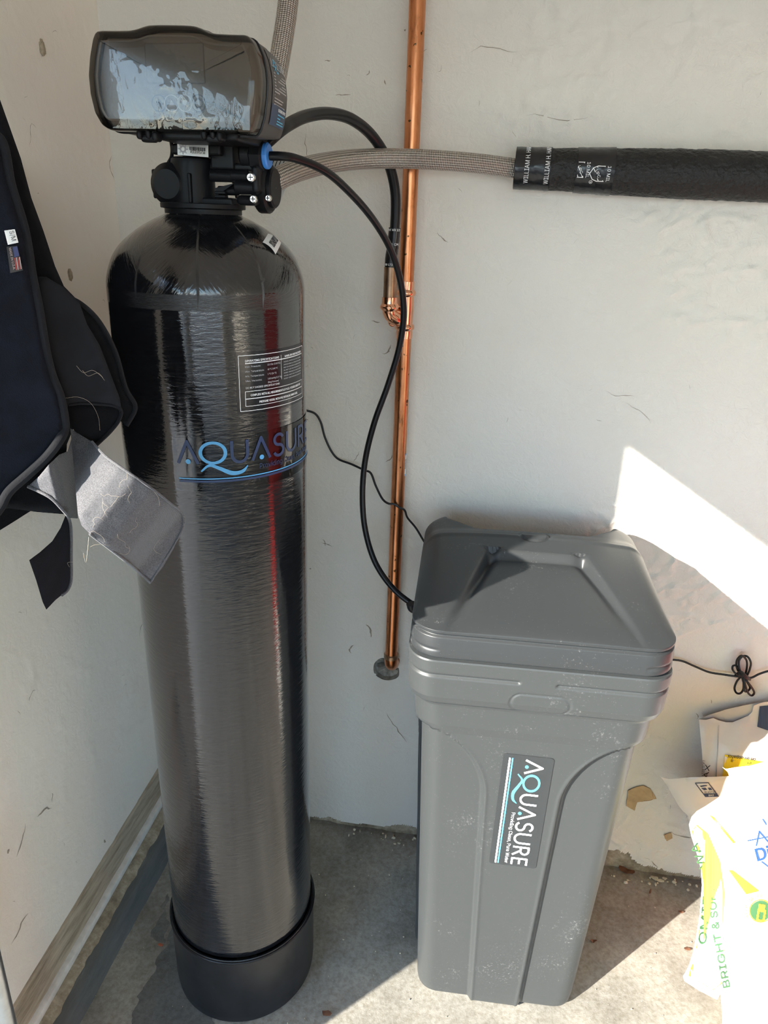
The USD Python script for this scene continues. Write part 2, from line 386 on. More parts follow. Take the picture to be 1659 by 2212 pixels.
copper = mat('copper', {
    "g": ("geometry", {}),
    "mp": ("mapping", {"scale": (1.0, 1.0, 0.25)}),
    "n": ("noise_texture", {"scale": 60.0, "detail": 6.0, "roughness": 0.7}),
    "r": ("rgb_ramp", {"ramp": [(0.30, (0.16, 0.075, 0.035)), (0.42, (0.55, 0.21, 0.09)), (0.65, (0.72, 0.31, 0.15))]}),
    "n2": ("noise_texture", {"scale": 95.0, "detail": 2.0}),
    "r2": ("rgb_ramp", {"ramp": [(0.685, (0, 0, 0)), (0.70, (1, 1, 1))]}),
    "c": ("mix_color", {"b": (0.10, 0.055, 0.025)}),
    "p": ("principled_bsdf", {"metallic": 1.0, "roughness": 0.27})},
    [("g.position", "mp.vector"), ("mp.vector", "n.vector"), ("n.fac", "r.fac"), ("r.color", "c.a"), ("g.position", "n2.vector"), ("n2.fac", "r2.fac"), ("r2.color", "c.fac"), ("c.result", "p.base_color")])
bright_copper = plain('bright_copper', (0.83, 0.42, 0.26), 0.14, metal=1.0, vary=0.12, vscale=50)
aged_copper = plain('aged_copper', (0.30, 0.19, 0.12), 0.36, metal=1.0, vary=0.4, vscale=45)

braid = mat('steel_braid', {
    "u": ("uvmap", {"attribute": "st"}), "s": ("separate_xyz", {}),
    "a": ("math", {"math_type": "multiply", "value2": 1150.0}), "k": ("math", {"math_type": "multiply", "value2": 75.4}),
    "p1": ("math", {"math_type": "add"}), "p2": ("math", {"math_type": "subtract"}),
    "s1": ("math", {"math_type": "sine"}), "s2": ("math", {"math_type": "sine"}), "mu": ("math", {"math_type": "multiply"}),
    "r": ("rgb_ramp", {"ramp": [(0.0, (0.10, 0.085, 0.07)), (0.35, (0.30, 0.27, 0.24)), (0.75, (0.66, 0.61, 0.56))]}),
    "h": ("map_range", {"from_min": -1.0, "from_max": 1.0}),
    "b": ("bump", {"strength": 0.75, "distance": 0.001}),
    "p": ("principled_bsdf", {"metallic": 0.85, "roughness": 0.36})},
    [("u.UV", "s.vector"), ("s.x", "a.value1"), ("s.y", "k.value1"), ("a.value", "p1.value1"), ("k.value", "p1.value2"), ("a.value", "p2.value1"), ("k.value", "p2.value2"),
     ("p1.value", "s1.value1"), ("p2.value", "s2.value1"), ("s1.value", "mu.value1"), ("s2.value", "mu.value2"), ("mu.value", "h.value"), ("h.result", "r.fac"),
     ("r.color", "p.base_color"), ("mu.value", "b.height"), ("b.normal", "p.normal")])
foam = plain('foam', (0.010, 0.010, 0.010), 0.42, spec=0.35, bump=0.9, bscale=170, bdist=0.004)
tape = plain('vinyl_tape', (0.010, 0.010, 0.011), 0.22, bump=0.35, bscale=45, bdist=0.004)
navy_fabric = plain('navy_fabric', (0.0035, 0.0045, 0.009), 0.9, spec=0.2, vary=0.4, vscale=60, bump=0.5, bscale=900, bdist=0.0008, sheen_weight=0.02, sheen_roughness=0.5)
black_felt = plain('black_felt', (0.004, 0.0043, 0.0055), 0.95, spec=0.15, bump=0.5, bscale=700, bdist=0.001, sheen_weight=0.02)
trim_fabric = plain('trim_fabric', (0.009, 0.0095, 0.012), 0.85, spec=0.2, bump=0.4, bscale=600, bdist=0.0008, sheen_weight=0.04)
elastic = mat('elastic_webbing', {
    "g": ("geometry", {}), "mp": ("mapping", {"rotation": (0.0, 0.62, 0.0)}),
    "w": ("wave_texture", {"wave_type": "bands", "bands_direction": "x", "scale": 420.0, "distortion": 2.0, "detail": 2.0}),
    "n": ("noise_texture", {"scale": 900.0, "detail": 2.0}),
    "b": ("bump", {"strength": 0.35, "distance": 0.0005}),
    "r": ("rgb_ramp", {"ramp": [(0.3, (0.035, 0.035, 0.040)), (0.7, (0.115, 0.115, 0.128))]}),
    "p": ("principled_bsdf", {"roughness": 0.62, "sheen_weight": 0.3, "specular_ior_level": 0.5})},
    [("g.position", "mp.vector"), ("mp.vector", "w.vector"), ("w.fac", "b.height"), ("b.normal", "p.normal"), ("g.position", "n.vector"), ("n.fac", "r.fac"), ("r.color", "p.base_color")])
thread = plain('thread', (0.55, 0.47, 0.36), 0.7)
bag_white = plain('bag_white', (0.86, 0.86, 0.84), 0.35, bump=0.2, bscale=35, bdist=0.004)
bag_yellow = plain('bag_yellow', (0.87, 0.71, 0.06), 0.4, bump=0.2, bscale=35, bdist=0.004)
bag_grey = plain('bag_film', (0.66, 0.64, 0.635), 0.28, bump=0.25, bscale=28, bdist=0.006)
bag_inside = plain('bag_inside', (0.52, 0.51, 0.50), 0.4)
yellow_print = plain('yellow_print', (0.80, 0.60, 0.03), 0.45)
green_print = plain('green_print', (0.045, 0.13, 0.05), 0.5)
ink_blue = plain('ink_blue', (0.02, 0.07, 0.40), 0.5)
tan_plaster = plain('tan_plaster', (0.50, 0.36, 0.20), 0.85, vary=0.15, vscale=60)
leaf_brown = plain('leaf_brown', (0.17, 0.075, 0.04), 0.7, vary=0.4, vscale=90)
chip_cream = plain('chip_cream', (0.62, 0.56, 0.42), 0.8, vary=0.2, vscale=90)
crack_dark = plain('crack_dark', (0.33, 0.28, 0.22), 0.9)
galvanised = plain('galvanised', (0.55, 0.57, 0.57), 0.3, metal=0.9, vary=0.1, vscale=70)

# ------------------------------------------------------------------ the room
def struct(name, mesh, m, label, smooth=30, parent='/World', **kw):
    return obj(name, mesh, m, parent, smooth, label=label if parent == '/World' else None, kind='structure' if parent == '/World' else None, **kw)

HOLE = at(835, 1446, 1, 0.0)[[0, 2]]

def wall_relief(x, z):
    """How far the trowelled plaster of the back wall stands out, in metres; rougher towards the open side."""
    x, z = np.asarray(x, float), np.asarray(z, float)
    p = np.stack([x, z, np.zeros_like(x)], -1)
    rough = np.clip((x - 0.45) / 0.35, 0.12, 1)
    ridge = np.abs(meshkit.fbm(p * np.array([9, 14, 1]) + 3.1, 4, 11) - 0.5)
    mask = np.clip((meshkit.fbm(p * 4.0, 2, 5) - 0.46) * 8, 0, 1)
    crust = np.clip((meshkit.fbm(p * 60.0, 3, 21) - 0.52) * 6, 0, 1)
    low = np.clip((0.5 - z) * 3, 0, 1) * np.clip((x - 0.9) * 4, 0, 1)
    return (0.0030 * np.exp(-(ridge / 0.016) ** 2) * mask + 0.0024 * crust * np.clip(mask + low, 0, 1)) * rough + 0.0016 * meshkit.fbm(p * 3.0, 2, 2)

def broken_base(x):
    h = 0.010 + 0.016 * meshkit.fbm(np.stack([x * 30, 0 * x, 0 * x], -1), 3, 4)
    h = h + 0.045 * np.exp(-((x - 1.075) / 0.040) ** 2) * (0.75 + 0.5 * meshkit.noise(np.stack([x * 90, 0 * x, 0 * x], -1), 8))
    return h + 0.014 * np.exp(-((x - 0.60) / 0.05) ** 2)

t_back = thing('wall_back', 'white plastered garage wall with trowel marks behind the tanks', None, (0, 0, 0), kind='structure')
xs = np.concatenate([np.arange(-0.004, 1.55, 0.0045), np.linspace(1.56, 5.5, 20)])
zs = np.concatenate([np.arange(0.0, 2.0, 0.0045), np.linspace(2.02, 2.5, 6)])
X, Z = np.meshgrid(xs, zs)
Y = -wall_relief(X, Z)
d = np.hypot(X - HOLE[0], Z - HOLE[1])
ang = np.arctan2(Z - HOLE[1], X - HOLE[0])
rad = 0.0265 + 0.004 * meshkit.noise(np.stack([np.cos(ang) * 2.2, np.sin(ang) * 2.2, 0 * ang], -1) + 5, 3)
near = np.abs(d - rad) < 0.0032                       # pull the grid onto the rim of the pipe hole
X = np.where(near, HOLE[0] + rad * np.cos(ang), X); Z = np.where(near, HOLE[1] + rad * np.sin(ang), Z)
wm = grid_mesh(np.stack([X, Y, Z], -1))
c = wm.triangles_center
dc = np.hypot(c[:, 0] - HOLE[0], c[:, 2] - HOLE[1]); ac = np.arctan2(c[:, 2] - HOLE[1], c[:, 0] - HOLE[0])
rc = 0.0265 + 0.004 * meshkit.noise(np.stack([np.cos(ac) * 2.2, np.sin(ac) * 2.2, 0 * ac], -1) + 5, 3)
keep = (dc > rc - 0.0012) & (c[:, 2] > np.where(c[:, 0] < 1.6, broken_base(np.minimum(c[:, 0], 1.6)), 0))
wm.update_faces(keep); wm.remove_unreferenced_vertices()
obj('plaster', wm, back_paint, t_back, True)
# the hole behind: a rough pocket of mortar
th = np.linspace(0, 2 * np.pi, 49)[:-1]
rows = []
for k, (rr, dep) in enumerate([(1.12, -0.0006), (1.0, 0.001), (0.94, 0.007), (0.86, 0.016), (0.6, 0.019), (0.02, 0.021)]):
    r_ = (0.0265 + 0.004 * meshkit.noise(np.stack([np.cos(th) * 2.2, np.sin(th) * 2.2, 0 * th], -1) + 5, 3)) * rr
    jit = 0.004 * (meshkit.noise(np.stack([np.cos(th) * 5, np.sin(th) * 5, th * 0 + k], -1), 6) - 0.5) * (k > 1)
    fill = (0.016 * np.clip(np.cos(th - 2.5) - 0.2, 0, 1) - 0.008 * (np.sin(th) < -0.25)) * (k > 1)      # mortar heaped in the lower half
    rows.append(np.stack([HOLE[0] + r_ * np.cos(th), dep + jit + fill, HOLE[1] + r_ * np.sin(th)], -1))
rows[0] = rows[0] + np.array([0, 0.003, 0])
obj('mortar_pocket', grid_mesh(np.array(rows), wrap=True), mortar_mat, t_back, 40, label='grey mortar round the pipe hole')
# rubble and grit behind the broken foot of the wall
xx = np.arange(0.0, 1.7, 0.006); zz = np.linspace(-0.005, 0.10, 18)
XX, ZZ = np.meshgrid(xx, zz)
YY = 0.006 + 0.007 * (meshkit.fbm(np.stack([XX * 55, ZZ * 55, XX * 0], -1), 3, 9) - 0.3)
obj('exposed_mortar', grid_mesh(np.stack([XX, YY, ZZ], -1)), rubble, t_back, True, label='crumbling mortar along the wall foot')
obj('wall_core', trimesh.creation.box(bounds=[[-0.1, 0.04, -0.1], [5.6, 0.16, 2.6]]), mortar_mat, t_back)

def wall_patch(pix, m, name, label, lift=0.0026):
    pts = [at(a, b, 1, 0.0) for a, b in pix]
    g = Polygon([(q[0], q[2]) for q in pts]).buffer(0)
    g = Polygon(segmentize(g.exterior, 0.0022).coords); ring = np.array(g.exterior.coords)
    g = Polygon(ring + (np.column_stack([meshkit.fbm(np.column_stack([ring * 130, 0 * ring[:, 0]]), 3, q_) for q_ in (7, 8)]) - 0.5) * 0.003).buffer(0)
    mesh = flat(g, 0.0006)
    v = mesh.vertices
    mesh.vertices = np.column_stack([v[:, 0], -wall_relief(v[:, 0], v[:, 1]) - lift - v[:, 2], v[:, 1]])
    obj(name, mesh, m, t_back, False, label=label)

wall_patch([(1352, 1738), (1356, 1706), (1372, 1697), (1390, 1694), (1404, 1702), (1417, 1721), (1398, 1727), (1376, 1730), (1370, 1748), (1362, 1744)], tan_plaster, 'bare_plaster', 'tan patch where the paint has peeled')
wall_patch([(1432, 1800), (1450, 1796), (1452, 1808), (1440, 1814)], tan_plaster, 'bare_plaster', 'small tan peeled spot')
# fine cracks and scuffs
def crack(x, z, L, a, w, sd, relief=True):
    n = 9; r = np.random.default_rng(sd)
    tt = np.linspace(0, 1, n)
    aa = a + np.cumsum(r.normal(0, 0.35, n))
    px = x + np.cumsum(np.cos(aa)) * L / n; pz = z + np.cumsum(np.sin(aa)) * L / n
    ww = w * np.sin(np.pi * np.clip(tt * 0.94 + 0.03, 0, 1)) * r.uniform(0.4, 1.2, n)
    nx, nz = -np.sin(aa), np.cos(aa)
    return np.stack([np.stack([px + nx * ww, pz + nz * ww], -1), np.stack([px - nx * ww, pz - nz * ww], -1)])
spots = [(800, 1380, .040, 1.7, .0022), (765, 1390, .03, -1.5, .002), (800, 690, .02, -1.2, .001), (845, 740, .03, -1.9, .0016), (810, 1225, .03, -1.0, .0013), (700, 1180, .02, .6, .0012), (832, 1530, .10, -1.57, .0015),
         (940, 500, .03, -.4, .001), (660, 355, .05, .15, .0006), (720, 205, .03, -.5, .0007), (700, 130, .012, -.4, .001), (790, 165, .012, 1.0, .0009), (830, 170, .01, -1.0, .0009), (873, 67, .003, 0, .002),
         (1300, 840, .06, -.1, .0006), (1340, 870, .07, -.1, .0005), (660, 905, .006, 0, .0012), (668, 1228, .005, 0, .0015), (1000, 120, .09, .5, .0005), (1120, 240, .12, -.2, .0005),
         (760, 1000, .03, .9, .0009), (830, 1000, .03, .9, .001), (690, 1170, .03, .5, .001), (1440, 1790, .10, -.15, .0012), (1380, 1850, .09, .2, .001), (1500, 1540, .02, 1.2, .001), (1535, 1520, .012, .9, .001)]
parts = []
for k, (px_, py_, L, a, w) in enumerate(spots):
    q = at(px_, py_, 1, 0.0); s = crack(q[0], q[2], L, a, w, 100 + k)
    parts.append(s)
for k in range(70):
    x, z = rng.uniform(0.33, 1.5), rng.uniform(0.03, 1.75)
    parts.append(crack(x, z, rng.uniform(0.004, 0.018), rng.uniform(-2.2, 2.2), rng.uniform(0.0001, 0.0004), 300 + k))
ms = []
for s in parts:
    g = np.stack([s[..., 0], -wall_relief(s[..., 0], s[..., 1]) - 0.0006, s[..., 1]], -1)
    ms.append(grid_mesh(g))
obj('scuff_mark', cat_(*ms), crack_dark, t_back, False, kind='stuff')

# the wall on the far side of the vest, with the garage opening beyond it
JAMB, HEAD_Z = -0.988, 1.605
t_left = thing('wall_left', 'warm white painted side wall running from the corner to the garage opening', None, kind='structure')
ys = np.concatenate([np.arange(0.004, JAMB, -0.006), [JAMB]]); zs = np.concatenate([np.arange(0.095, 2.0, 0.006), [2.2, 2.5]])
YL, ZL = np.meshgrid(ys, zs)
def left_relief(y, z):
    p = np.stack([np.asarray(y), np.asarray(z), 0 * np.asarray(y)], -1)
    return 0.0010 * meshkit.fbm(p * 4, 3, 13) + 0.0007 * np.clip((meshkit.fbm(p * 40, 3, 15) - 0.6) * 6, 0, 1) + 0.002 * np.exp(-np.abs(np.asarray(y)) / 0.01)
ZB = np.where(np.arange(len(zs))[:, None] == 0, 0.158 + 0.057 * YL + 0.003 * meshkit.fbm(np.stack([YL * 40, 0 * YL, 0 * YL], -1), 2, 3), np.maximum(ZL, 0.160 + 0.057 * YL))
obj('plaster', grid_mesh(np.stack([left_relief(YL, ZB), YL, ZB], -1)), left_paint, t_left, True)
obj('wall_core', cat_(trimesh.creation.box(bounds=[[-0.16, JAMB, 0.0], [-0.004, 0.05, 2.5]])), left_paint, t_left)
ms = []
for k in range(50):
    y, z = rng.uniform(-0.75, -0.02), rng.uniform(0.2, 1.75)
    ms.append(crack(y, z, rng.uniform(0.004, 0.02), rng.uniform(-2.2, 2.2), rng.uniform(0.0001, 0.0005), 700 + k))
for k, (px_, py_, L, a, w) in enumerate([(210, 60, .06, -1.57, .0006), (238, 330, .05, -1.57, .0010), (60, 320, .05, .8, .0006), (300, 1380, .05, 1.2, .001), (75, 1770, .05, .3, .0018), (30, 1860, .06, .9, .0016),
                                         (228, 1820, .015, 1.3, .0025), (20, 2050, .06, .8, .003), (14, 1845, .008, 0, .004), (60, 1520, .03, 1.2, .001), (110, 1735, .02, 1.4, .001)]):
    q = at(px_, py_, 0, 0.0); ms.append(crack(q[1], q[2], L, a, w, 900 + k))
obj('scuff_mark', cat_(*[grid_mesh(np.stack([left_relief(s[..., 0], s[..., 1]) + 0.0006, s[..., 0], s[..., 1]], -1)) for s in ms]), crack_dark, t_left, False, kind='stuff')
for px_, py_, r_ in ((90, 104, 0.011), (150, 594, 0.010)):         # two plugs of brown filler
    q = at(px_, py_, 0, 0.0)
    m = trimesh.creation.icosphere(2, 1.0); v = m.vertices
    v = v * np.array([0.0028, r_ * 0.62, r_]) * (0.7 + 0.6 * meshkit.noise(v * 2.3 + px_, 3))[:, None]
    m.vertices = v + [0.001, q[1], q[2]]
    obj('wall_chip', m, rubble, t_left, 40, label='brown chip in the paint')
obj('header', trimesh.creation.box(bounds=[[-0.16, -3.6, 2.1], [0.0, JAMB, 2.5]]), left_paint, t_left)
obj('pier', trimesh.creation.box(bounds=[[-0.16, -6.0, 0.0], [0.0, -3.6, 2.5]]), left_paint, t_left)

# foot of that wall: sill board, white strip, gritty ledge, painted curb
def along(section, m, name, label, seed, jit, top=False):
    """A profile (x, z) run from the corner to the jamb, dropping towards the opening."""
    yy = np.concatenate([np.arange(0.0, JAMB, -0.012), [JAMB]])
    sec = np.array(section)
    V = np.stack([np.broadcast_to(sec[:, 0], (len(yy), len(sec))), np.broadcast_to(yy[:, None], (len(yy), len(sec))), sec[None, :, 1] + 0.057 * yy[:, None] * np.clip(sec[None, :, 1] / 0.06, 0, 1)], -1).copy()
    w = (meshkit.fbm(V * np.array([30, 45, 30.0]), 3, seed) - 0.5) * jit
    V[..., 0] += w; V[..., 2] += w * 0.6 * (sec[None, :, 1] > 0.01)
    return obj(name, grid_mesh(V), m, '/World', 40, label=label, kind='structure')
S0 = 0.157
along([(-0.002, S0 + 0.004), (0.002, S0 + 0.003), (0.0055, S0), (0.006, 0.120), (0.006, 0.085), (0.0, 0.083)], old_board, 'baseboard_left', 'bare brown weathered sill board under the side wall paint', 3, 0.0022)
along([(0.004, 0.089), (0.011, 0.0885), (0.0155, 0.086), (0.017, 0.081), (0.016, 0.071), (0.013, 0.066), (0.004, 0.065)], white_strip, 'trim_1', 'narrow white painted strip along the sill board', 5, 0.0012)
along([(0.004, 0.070), (0.018, 0.066), (0.034, 0.060), (0.040, 0.050)], rubble, 'trim_2', 'gritty brown ledge between white strip and grey curb', 7, 0.009)
along([(0.030, 0.058), (0.044, 0.056), (0.052, 0.049), (0.0545, 0.038), (0.057, 0.020), (0.062, 0.004), (0.072, -0.004)], curb_paint, 'trim_3', 'low concrete curb painted dark grey along the side wall', 9, 0.004)

# floor
xf = np.concatenate([np.arange(-0.1, 1.9, 0.02), np.linspace(2.0, 5.6, 12)]); yf = np.concatenate([np.linspace(-6.1, -1.5, 16), np.arange(-1.4, 0.05, 0.02)])
XF, YF = np.meshgrid(xf, yf)
ZF = -0.0018 * meshkit.fbm(np.stack([XF * 6, YF * 6, 0 * XF], -1), 3, 31)
struct('floor', grid_mesh(np.stack([XF, YF, ZF], -1)), floor_concrete, 'worn grey concrete garage floor with paint remains and dust', True)
tf = '/World/floor'
# old grey floor paint, thin islands of it
def paint_island(pix, name='floor_paint'):
    pts = [at(a, b, 2, 0.0)[:2] for a, b in pix]
    g = Polygon(pts).buffer(0.012).buffer(-0.012)
    g = Polygon(segmentize(g.exterior, 0.006).coords)
    ring = np.array(g.exterior.coords); ring = ring + (meshkit.fbm(np.column_stack([ring * 45, 0 * ring[:, 0]]), 3, 17)[:, None] - 0.5) * 0.022
    mesh = flat(Polygon(ring).buffer(0), 0.0005); mesh.apply_translation([0, 0, -0.0004])
    obj(name, mesh, floor_grey, '/World', False, label='island of old dark grey floor paint', kind='structure')
floor_grey = concrete('floor_grey_paint', (0.12, 0.122, 0.115), (0.18, 0.18, 0.168), (0.27, 0.26, 0.23), 9.0)

struct('ceiling', trimesh.creation.box(bounds=[[-0.2, -6.1, 2.5], [5.6, 0.15, 2.6]]), plain('ceiling_board', (0.78, 0.74, 0.68), 0.8), 'garage ceiling')
struct('wall_right', trimesh.creation.box(bounds=[[5.5, -6.1, 0.0], [5.6, 0.15, 2.5]]), left_paint, 'far side wall of the garage')
struct('wall_front', cat_(trimesh.creation.box(bounds=[[-0.2, -6.1, 0.0], [0.35, -6.0, 2.5]]), trimesh.creation.box(bounds=[[0.35, -6.1, 2.25], [4.4, -6.0, 2.5]]), trimesh.creation.box(bounds=[[4.4, -6.1, 0.0], [5.6, -6.0, 2.5]])), left_paint, 'end wall of the garage with its wide open doorway opposite the tanks')
# garage door, rolled part of the way up in its opening
gd = thing('garage_door', 'tan sectional garage door raised part way above the opening', 'garage door', (-0.06, -2.3, HEAD_Z))
door_tan = plain('door_tan', (0.42, 0.36, 0.28), 0.5)
for k, (z0, z1) in enumerate(((HEAD_Z + 0.075, 1.85), (1.855, 2.098))):
    m = rbox((0.035, 2.61, z1 - z0), 0.005, (-0.0625, -2.294, (z0 + z1) / 2)); obj('door_panel', m, door_tan, gd)
obj('bottom_seal', rbox((0.045, 2.61, 0.03), 0.008, (-0.0625, -2.294, HEAD_Z + 0.0685)), matte_black, gd)

# ------------------------------------------------------------------ outside the opening
dg = trimesh.creation.box(bounds=[[-60, -60, -0.2], [60, 40, -0.012]])
struct('driveway', dg, concrete('driveway_concrete', (0.30, 0.28, 0.25), (0.38, 0.36, 0.33), (0.45, 0.43, 0.39), 2.0), 'pale driveway outside the garage opening')
bark = plain('bark', (0.10, 0.075, 0.055), 0.9, vary=0.3, vscale=10)

def bare_tree(x, y, h, seed, label):
    r = np.random.default_rng(seed); ms = []
    t = thing('bare_tree', label, 'tree', (x, y, -0.012), 'bare trees outside the garage')
    def limb(p, d, L, rad, depth, acc):
        n = 5; q = [p]
        for k in range(n):
            d = d + r.normal(0, 0.12, 3) + np.array([0, 0, 0.04]); d /= np.linalg.norm(d); q.append(q[-1] + d * L / n)
        acc.append(tube(np.array(q), np.linspace(rad, rad * 0.55, n + 1), 6 if depth > 1 else 10))
        if depth < 5:
            for k in range(3 if depth < 4 else 2):
                i = r.integers(2, n + 1); e = d + r.normal(0, 0.55, 3); e[2] += 0.15; e /= np.linalg.norm(e)
                limb(np.array(q[i]), e, L * r.uniform(0.55, 0.8), rad * 0.5, depth + 1, ms)
    tr = []
    limb(np.array([x, y, -0.02]), np.array([0, 0, 1.0]), h * 0.3, h * 0.018, 0, tr)
    obj('trunk', cat_(*tr), bark, t, True); obj('branches', cat_(*ms), bark, t, True)
bare_tree(-3.9, -8.3, 6.5, 1, 'bare tree outside nearest the garage opening')
bare_tree(-7.0, -12.6, 6.0, 2, 'bare tree standing farther from the garage opening')
bare_tree(-12.5, -7.5, 6.5, 3, 'bare tree beyond the end of the fence')
fence_wood = plain('fence_wood', (0.24, 0.17, 0.11), 0.8, vary=0.3, vscale=6)
fn = thing('board_fence', 'brown board fence beyond the driveway', 'fence', (-8.0, -15.0, -0.012))
for k in range(44):
    obj('board', rbox((0.22, 0.03, 1.5 + 0.03 * math.sin(k * 1.7)), 0.004, (-13.0 + 0.235 * k, -15.0, 0.74)), fence_wood, fn)
obj('rail', rbox((10.4, 0.05, 0.09), 0.004, (-7.9, -15.04, 0.4)), fence_wood, fn)

# ------------------------------------------------------------------ the softener: tank, valve and control head
soft = thing('water_softener', 'tall glossy black water softener tank with a control valve and smoked head on top', 'water softener', (TANK[0], TANK[1], 0))
ZT = 1.374                                               # top of the dome
prof = [(0.118, 0.165)]
z_sh = 1.283                                             # where the wall turns into the dome
for z in np.linspace(0.17, 1.268, 96): prof.append((TR, z))
dome_pts = [(TR, 1.270, 0), (TR, 1.283, 0), (0.1272, 1.2955, 0), (0.1232, 1.3095, 0), (0.1163, 1.3245, 0), (0.1065, 1.3370, 0), (0.0960, 1.3463, 0), (0.0820, 1.3565, 0), (0.0635, 1.3668, 0), (0.0490, 1.3733, 0)]
prof += [(a, b) for a, b, _ in spline(dome_pts, 48)[6:]]
prof += [(0.047, ZT + 0.004), (0.045, ZT + 0.010)]
NT = 240
shell = lathe(prof, TANK, NT)
v = shell.vertices
th = np.arctan2(v[:, 1] - TANK[1], v[:, 0] - TANK[0]); th = np.where(np.arange(len(v)) % (NT + 1) == NT, np.pi, th)
rr = np.hypot(v[:, 0] - TANK[0], v[:, 1] - TANK[1])
U = th * TR; Vv = v[:, 2] + 0.012 * np.sin(3 * th + 1) * 0.15
domef = np.clip((v[:, 2] - z_sh + 0.012) / 0.010, 0, 1)
sect = np.where((np.floor((th + np.pi) / (2 * np.pi) * 10) % 2) == 0, 1.0, -1.0)
arc = (TR - rr) + (v[:, 2] - z_sh)
Ud = U * 0.45 * sect + arc * 0.9; Vd = z_sh + arc * 0.55 - U * 0.8 * sect
uv = np.column_stack([U * (1 - domef) + Ud * domef, Vv * (1 - domef) + Vd * domef])
obj('tank_shell', shell, wound, soft, uv=uv)
boot = lathe([(0.02, 0.0), (0.126, 0.0), (0.131, 0.004), (0.1325, 0.02), (0.1335, 0.150), (0.1345, 0.158), (0.1345, 0.164), (0.1325, 0.167), (0.1295, 0.166)], TANK, 120)
obj('tank_boot', boot, boot_rubber, soft, 35)
obj('tank_boot_lip', tube(np.array([[TANK[0] + 0.1336 * math.cos(a), TANK[1] + 0.1336 * math.sin(a), 0.163] for a in np.linspace(0, 2 * np.pi, 121)]), 0.0026, 10), tube_black, soft, True)

def strips(px0, py0, px1, py1, w, dr=0.0008):
    """A printed rule on the tank from one pixel to another (level or upright)."""
    a, b = cyl(px0, py0), cyl(px1, py1)
    if abs(px1 - px0) > abs(py1 - py0):
        L = (b[0] - a[0]) * TR; n = 40
        x = np.linspace(0, L, n); zc = np.full(n, a[1])
        V = np.stack([np.column_stack([x, zc * 0 - w / 2, 0 * x]), np.column_stack([x, zc * 0 + w / 2, 0 * x])])
        return on_tank(grid_mesh(V), a[0], a[1], dr)
    V = np.array([[[-w / 2, 0, 0], [w / 2, 0, 0]], [[-w / 2, b[1] - a[1], 0], [w / 2, b[1] - a[1], 0]]])
    return on_tank(grid_mesh(V), a[0], a[1], dr)

def tank_patch(th0, th1, z0, z1, r=0.006, dr=0.0003):
    """A thin sheet wrapped on the tank, its corners rounded."""
    L = (th1 - th0) * TR
    x = np.unique(np.concatenate([np.linspace(0, r, 8), np.linspace(r, L - r, 60), np.linspace(L - r, L, 8)]))
    e = np.minimum(np.minimum(x, L - x), r); cut = r - np.sqrt(np.maximum(r * r - (r - e) ** 2, 0))
    V = np.stack([np.column_stack([x, cut + f * (z1 - z0 - 2 * cut), 0 * x]) for f in (0, 0.5, 1)])
    m = on_tank(grid_mesh(V), th0, z0, dr)
    if ((m.triangles_center[:, :2] - TANK) * m.face_normals[:, :2]).sum() < 0: m.invert()
    return m

# specification label
tl, bl = cyl(514, 769), cyl(519, 889)
th0, zt, zb = tl[0], tl[1], bl[1]
th1 = th0 + 0.118 / TR
label_black = plain('label_black', (0.008, 0.008, 0.010), 0.16, bump=0.1, bscale=60, bdist=0.002)
lab = obj('specification_label', tank_patch(th0 - 0.03, th1 + 0.03, zb - 0.004, zt + 0.004, 0.002), label_black, soft, 30, label='black specification label with white print')
def lab_rule(f0, f1, z, w):      # across, by fraction of the label's width
    n = 40; x = np.linspace(f0 * 0.118, f1 * 0.118, n)
    V = np.stack([np.column_stack([x, 0 * x - w / 2, 0 * x]), np.column_stack([x, 0 * x + w / 2, 0 * x])])
    return on_tank(grid_mesh(V), th0, z, 0.0008)
def lab_post(f, z0, z1, w):
    V = np.array([[[f * 0.118 - w / 2, 0, 0], [f * 0.118 + w / 2, 0, 0]], [[f * 0.118 - w / 2, z1 - z0, 0], [f * 0.118 + w / 2, z1 - z0, 0]]])
    return on_tank(grid_mesh(V), th0, z0, 0.0008)
Hh = zt - zb
zf = lambda f: zb + f * Hh
rules = [lab_rule(0, 1, zt, .0008), lab_rule(0, 1, zb, .0008), lab_post(0, zb, zt, .0008), lab_post(1, zb, zt, .0008), lab_rule(.07, .97, zf(.86), .0012), lab_post(.53, zf(.49), zf(.94), .0006),
         lab_rule(.06, .97, zf(.355), .0007), lab_rule(.06, .97, zf(.22), .0011), lab_rule(.06, .97, zf(.085), .0007), lab_post(.06, zf(.085), zf(.355), .0007), lab_post(.97, zf(.085), zf(.355), .0007)]
obj('label_rules', cat_(*rules), white_print, lab, False)
def lab_text(s, f, fz, h, w, bold=False): return on_tank(text(s, h, w * 0.118, 0.0002, bold), th0 + f * 0.118 / TR, zf(fz), 0.0006)
big = [("OPERATING SPECIFICATIONS", .07, .885, .0026, .43, True), ("HANDLING INSTRUCTIONS", .59, .885, .0024, .36, True), ("DO NOT EXCEED SPECIFICATIONS", .07, .405, .0022, .43, False),
       ("COMPLIES WITH ALL REQUIREMENTS OF P.E.D. 97/23/EC DIRECTIVE", .12, .265, .0026, .80, True), ("PRESSURE VESSEL WITH POLYETHYLENE INNER SHELL", .22, .125, .0026, .62, True)]
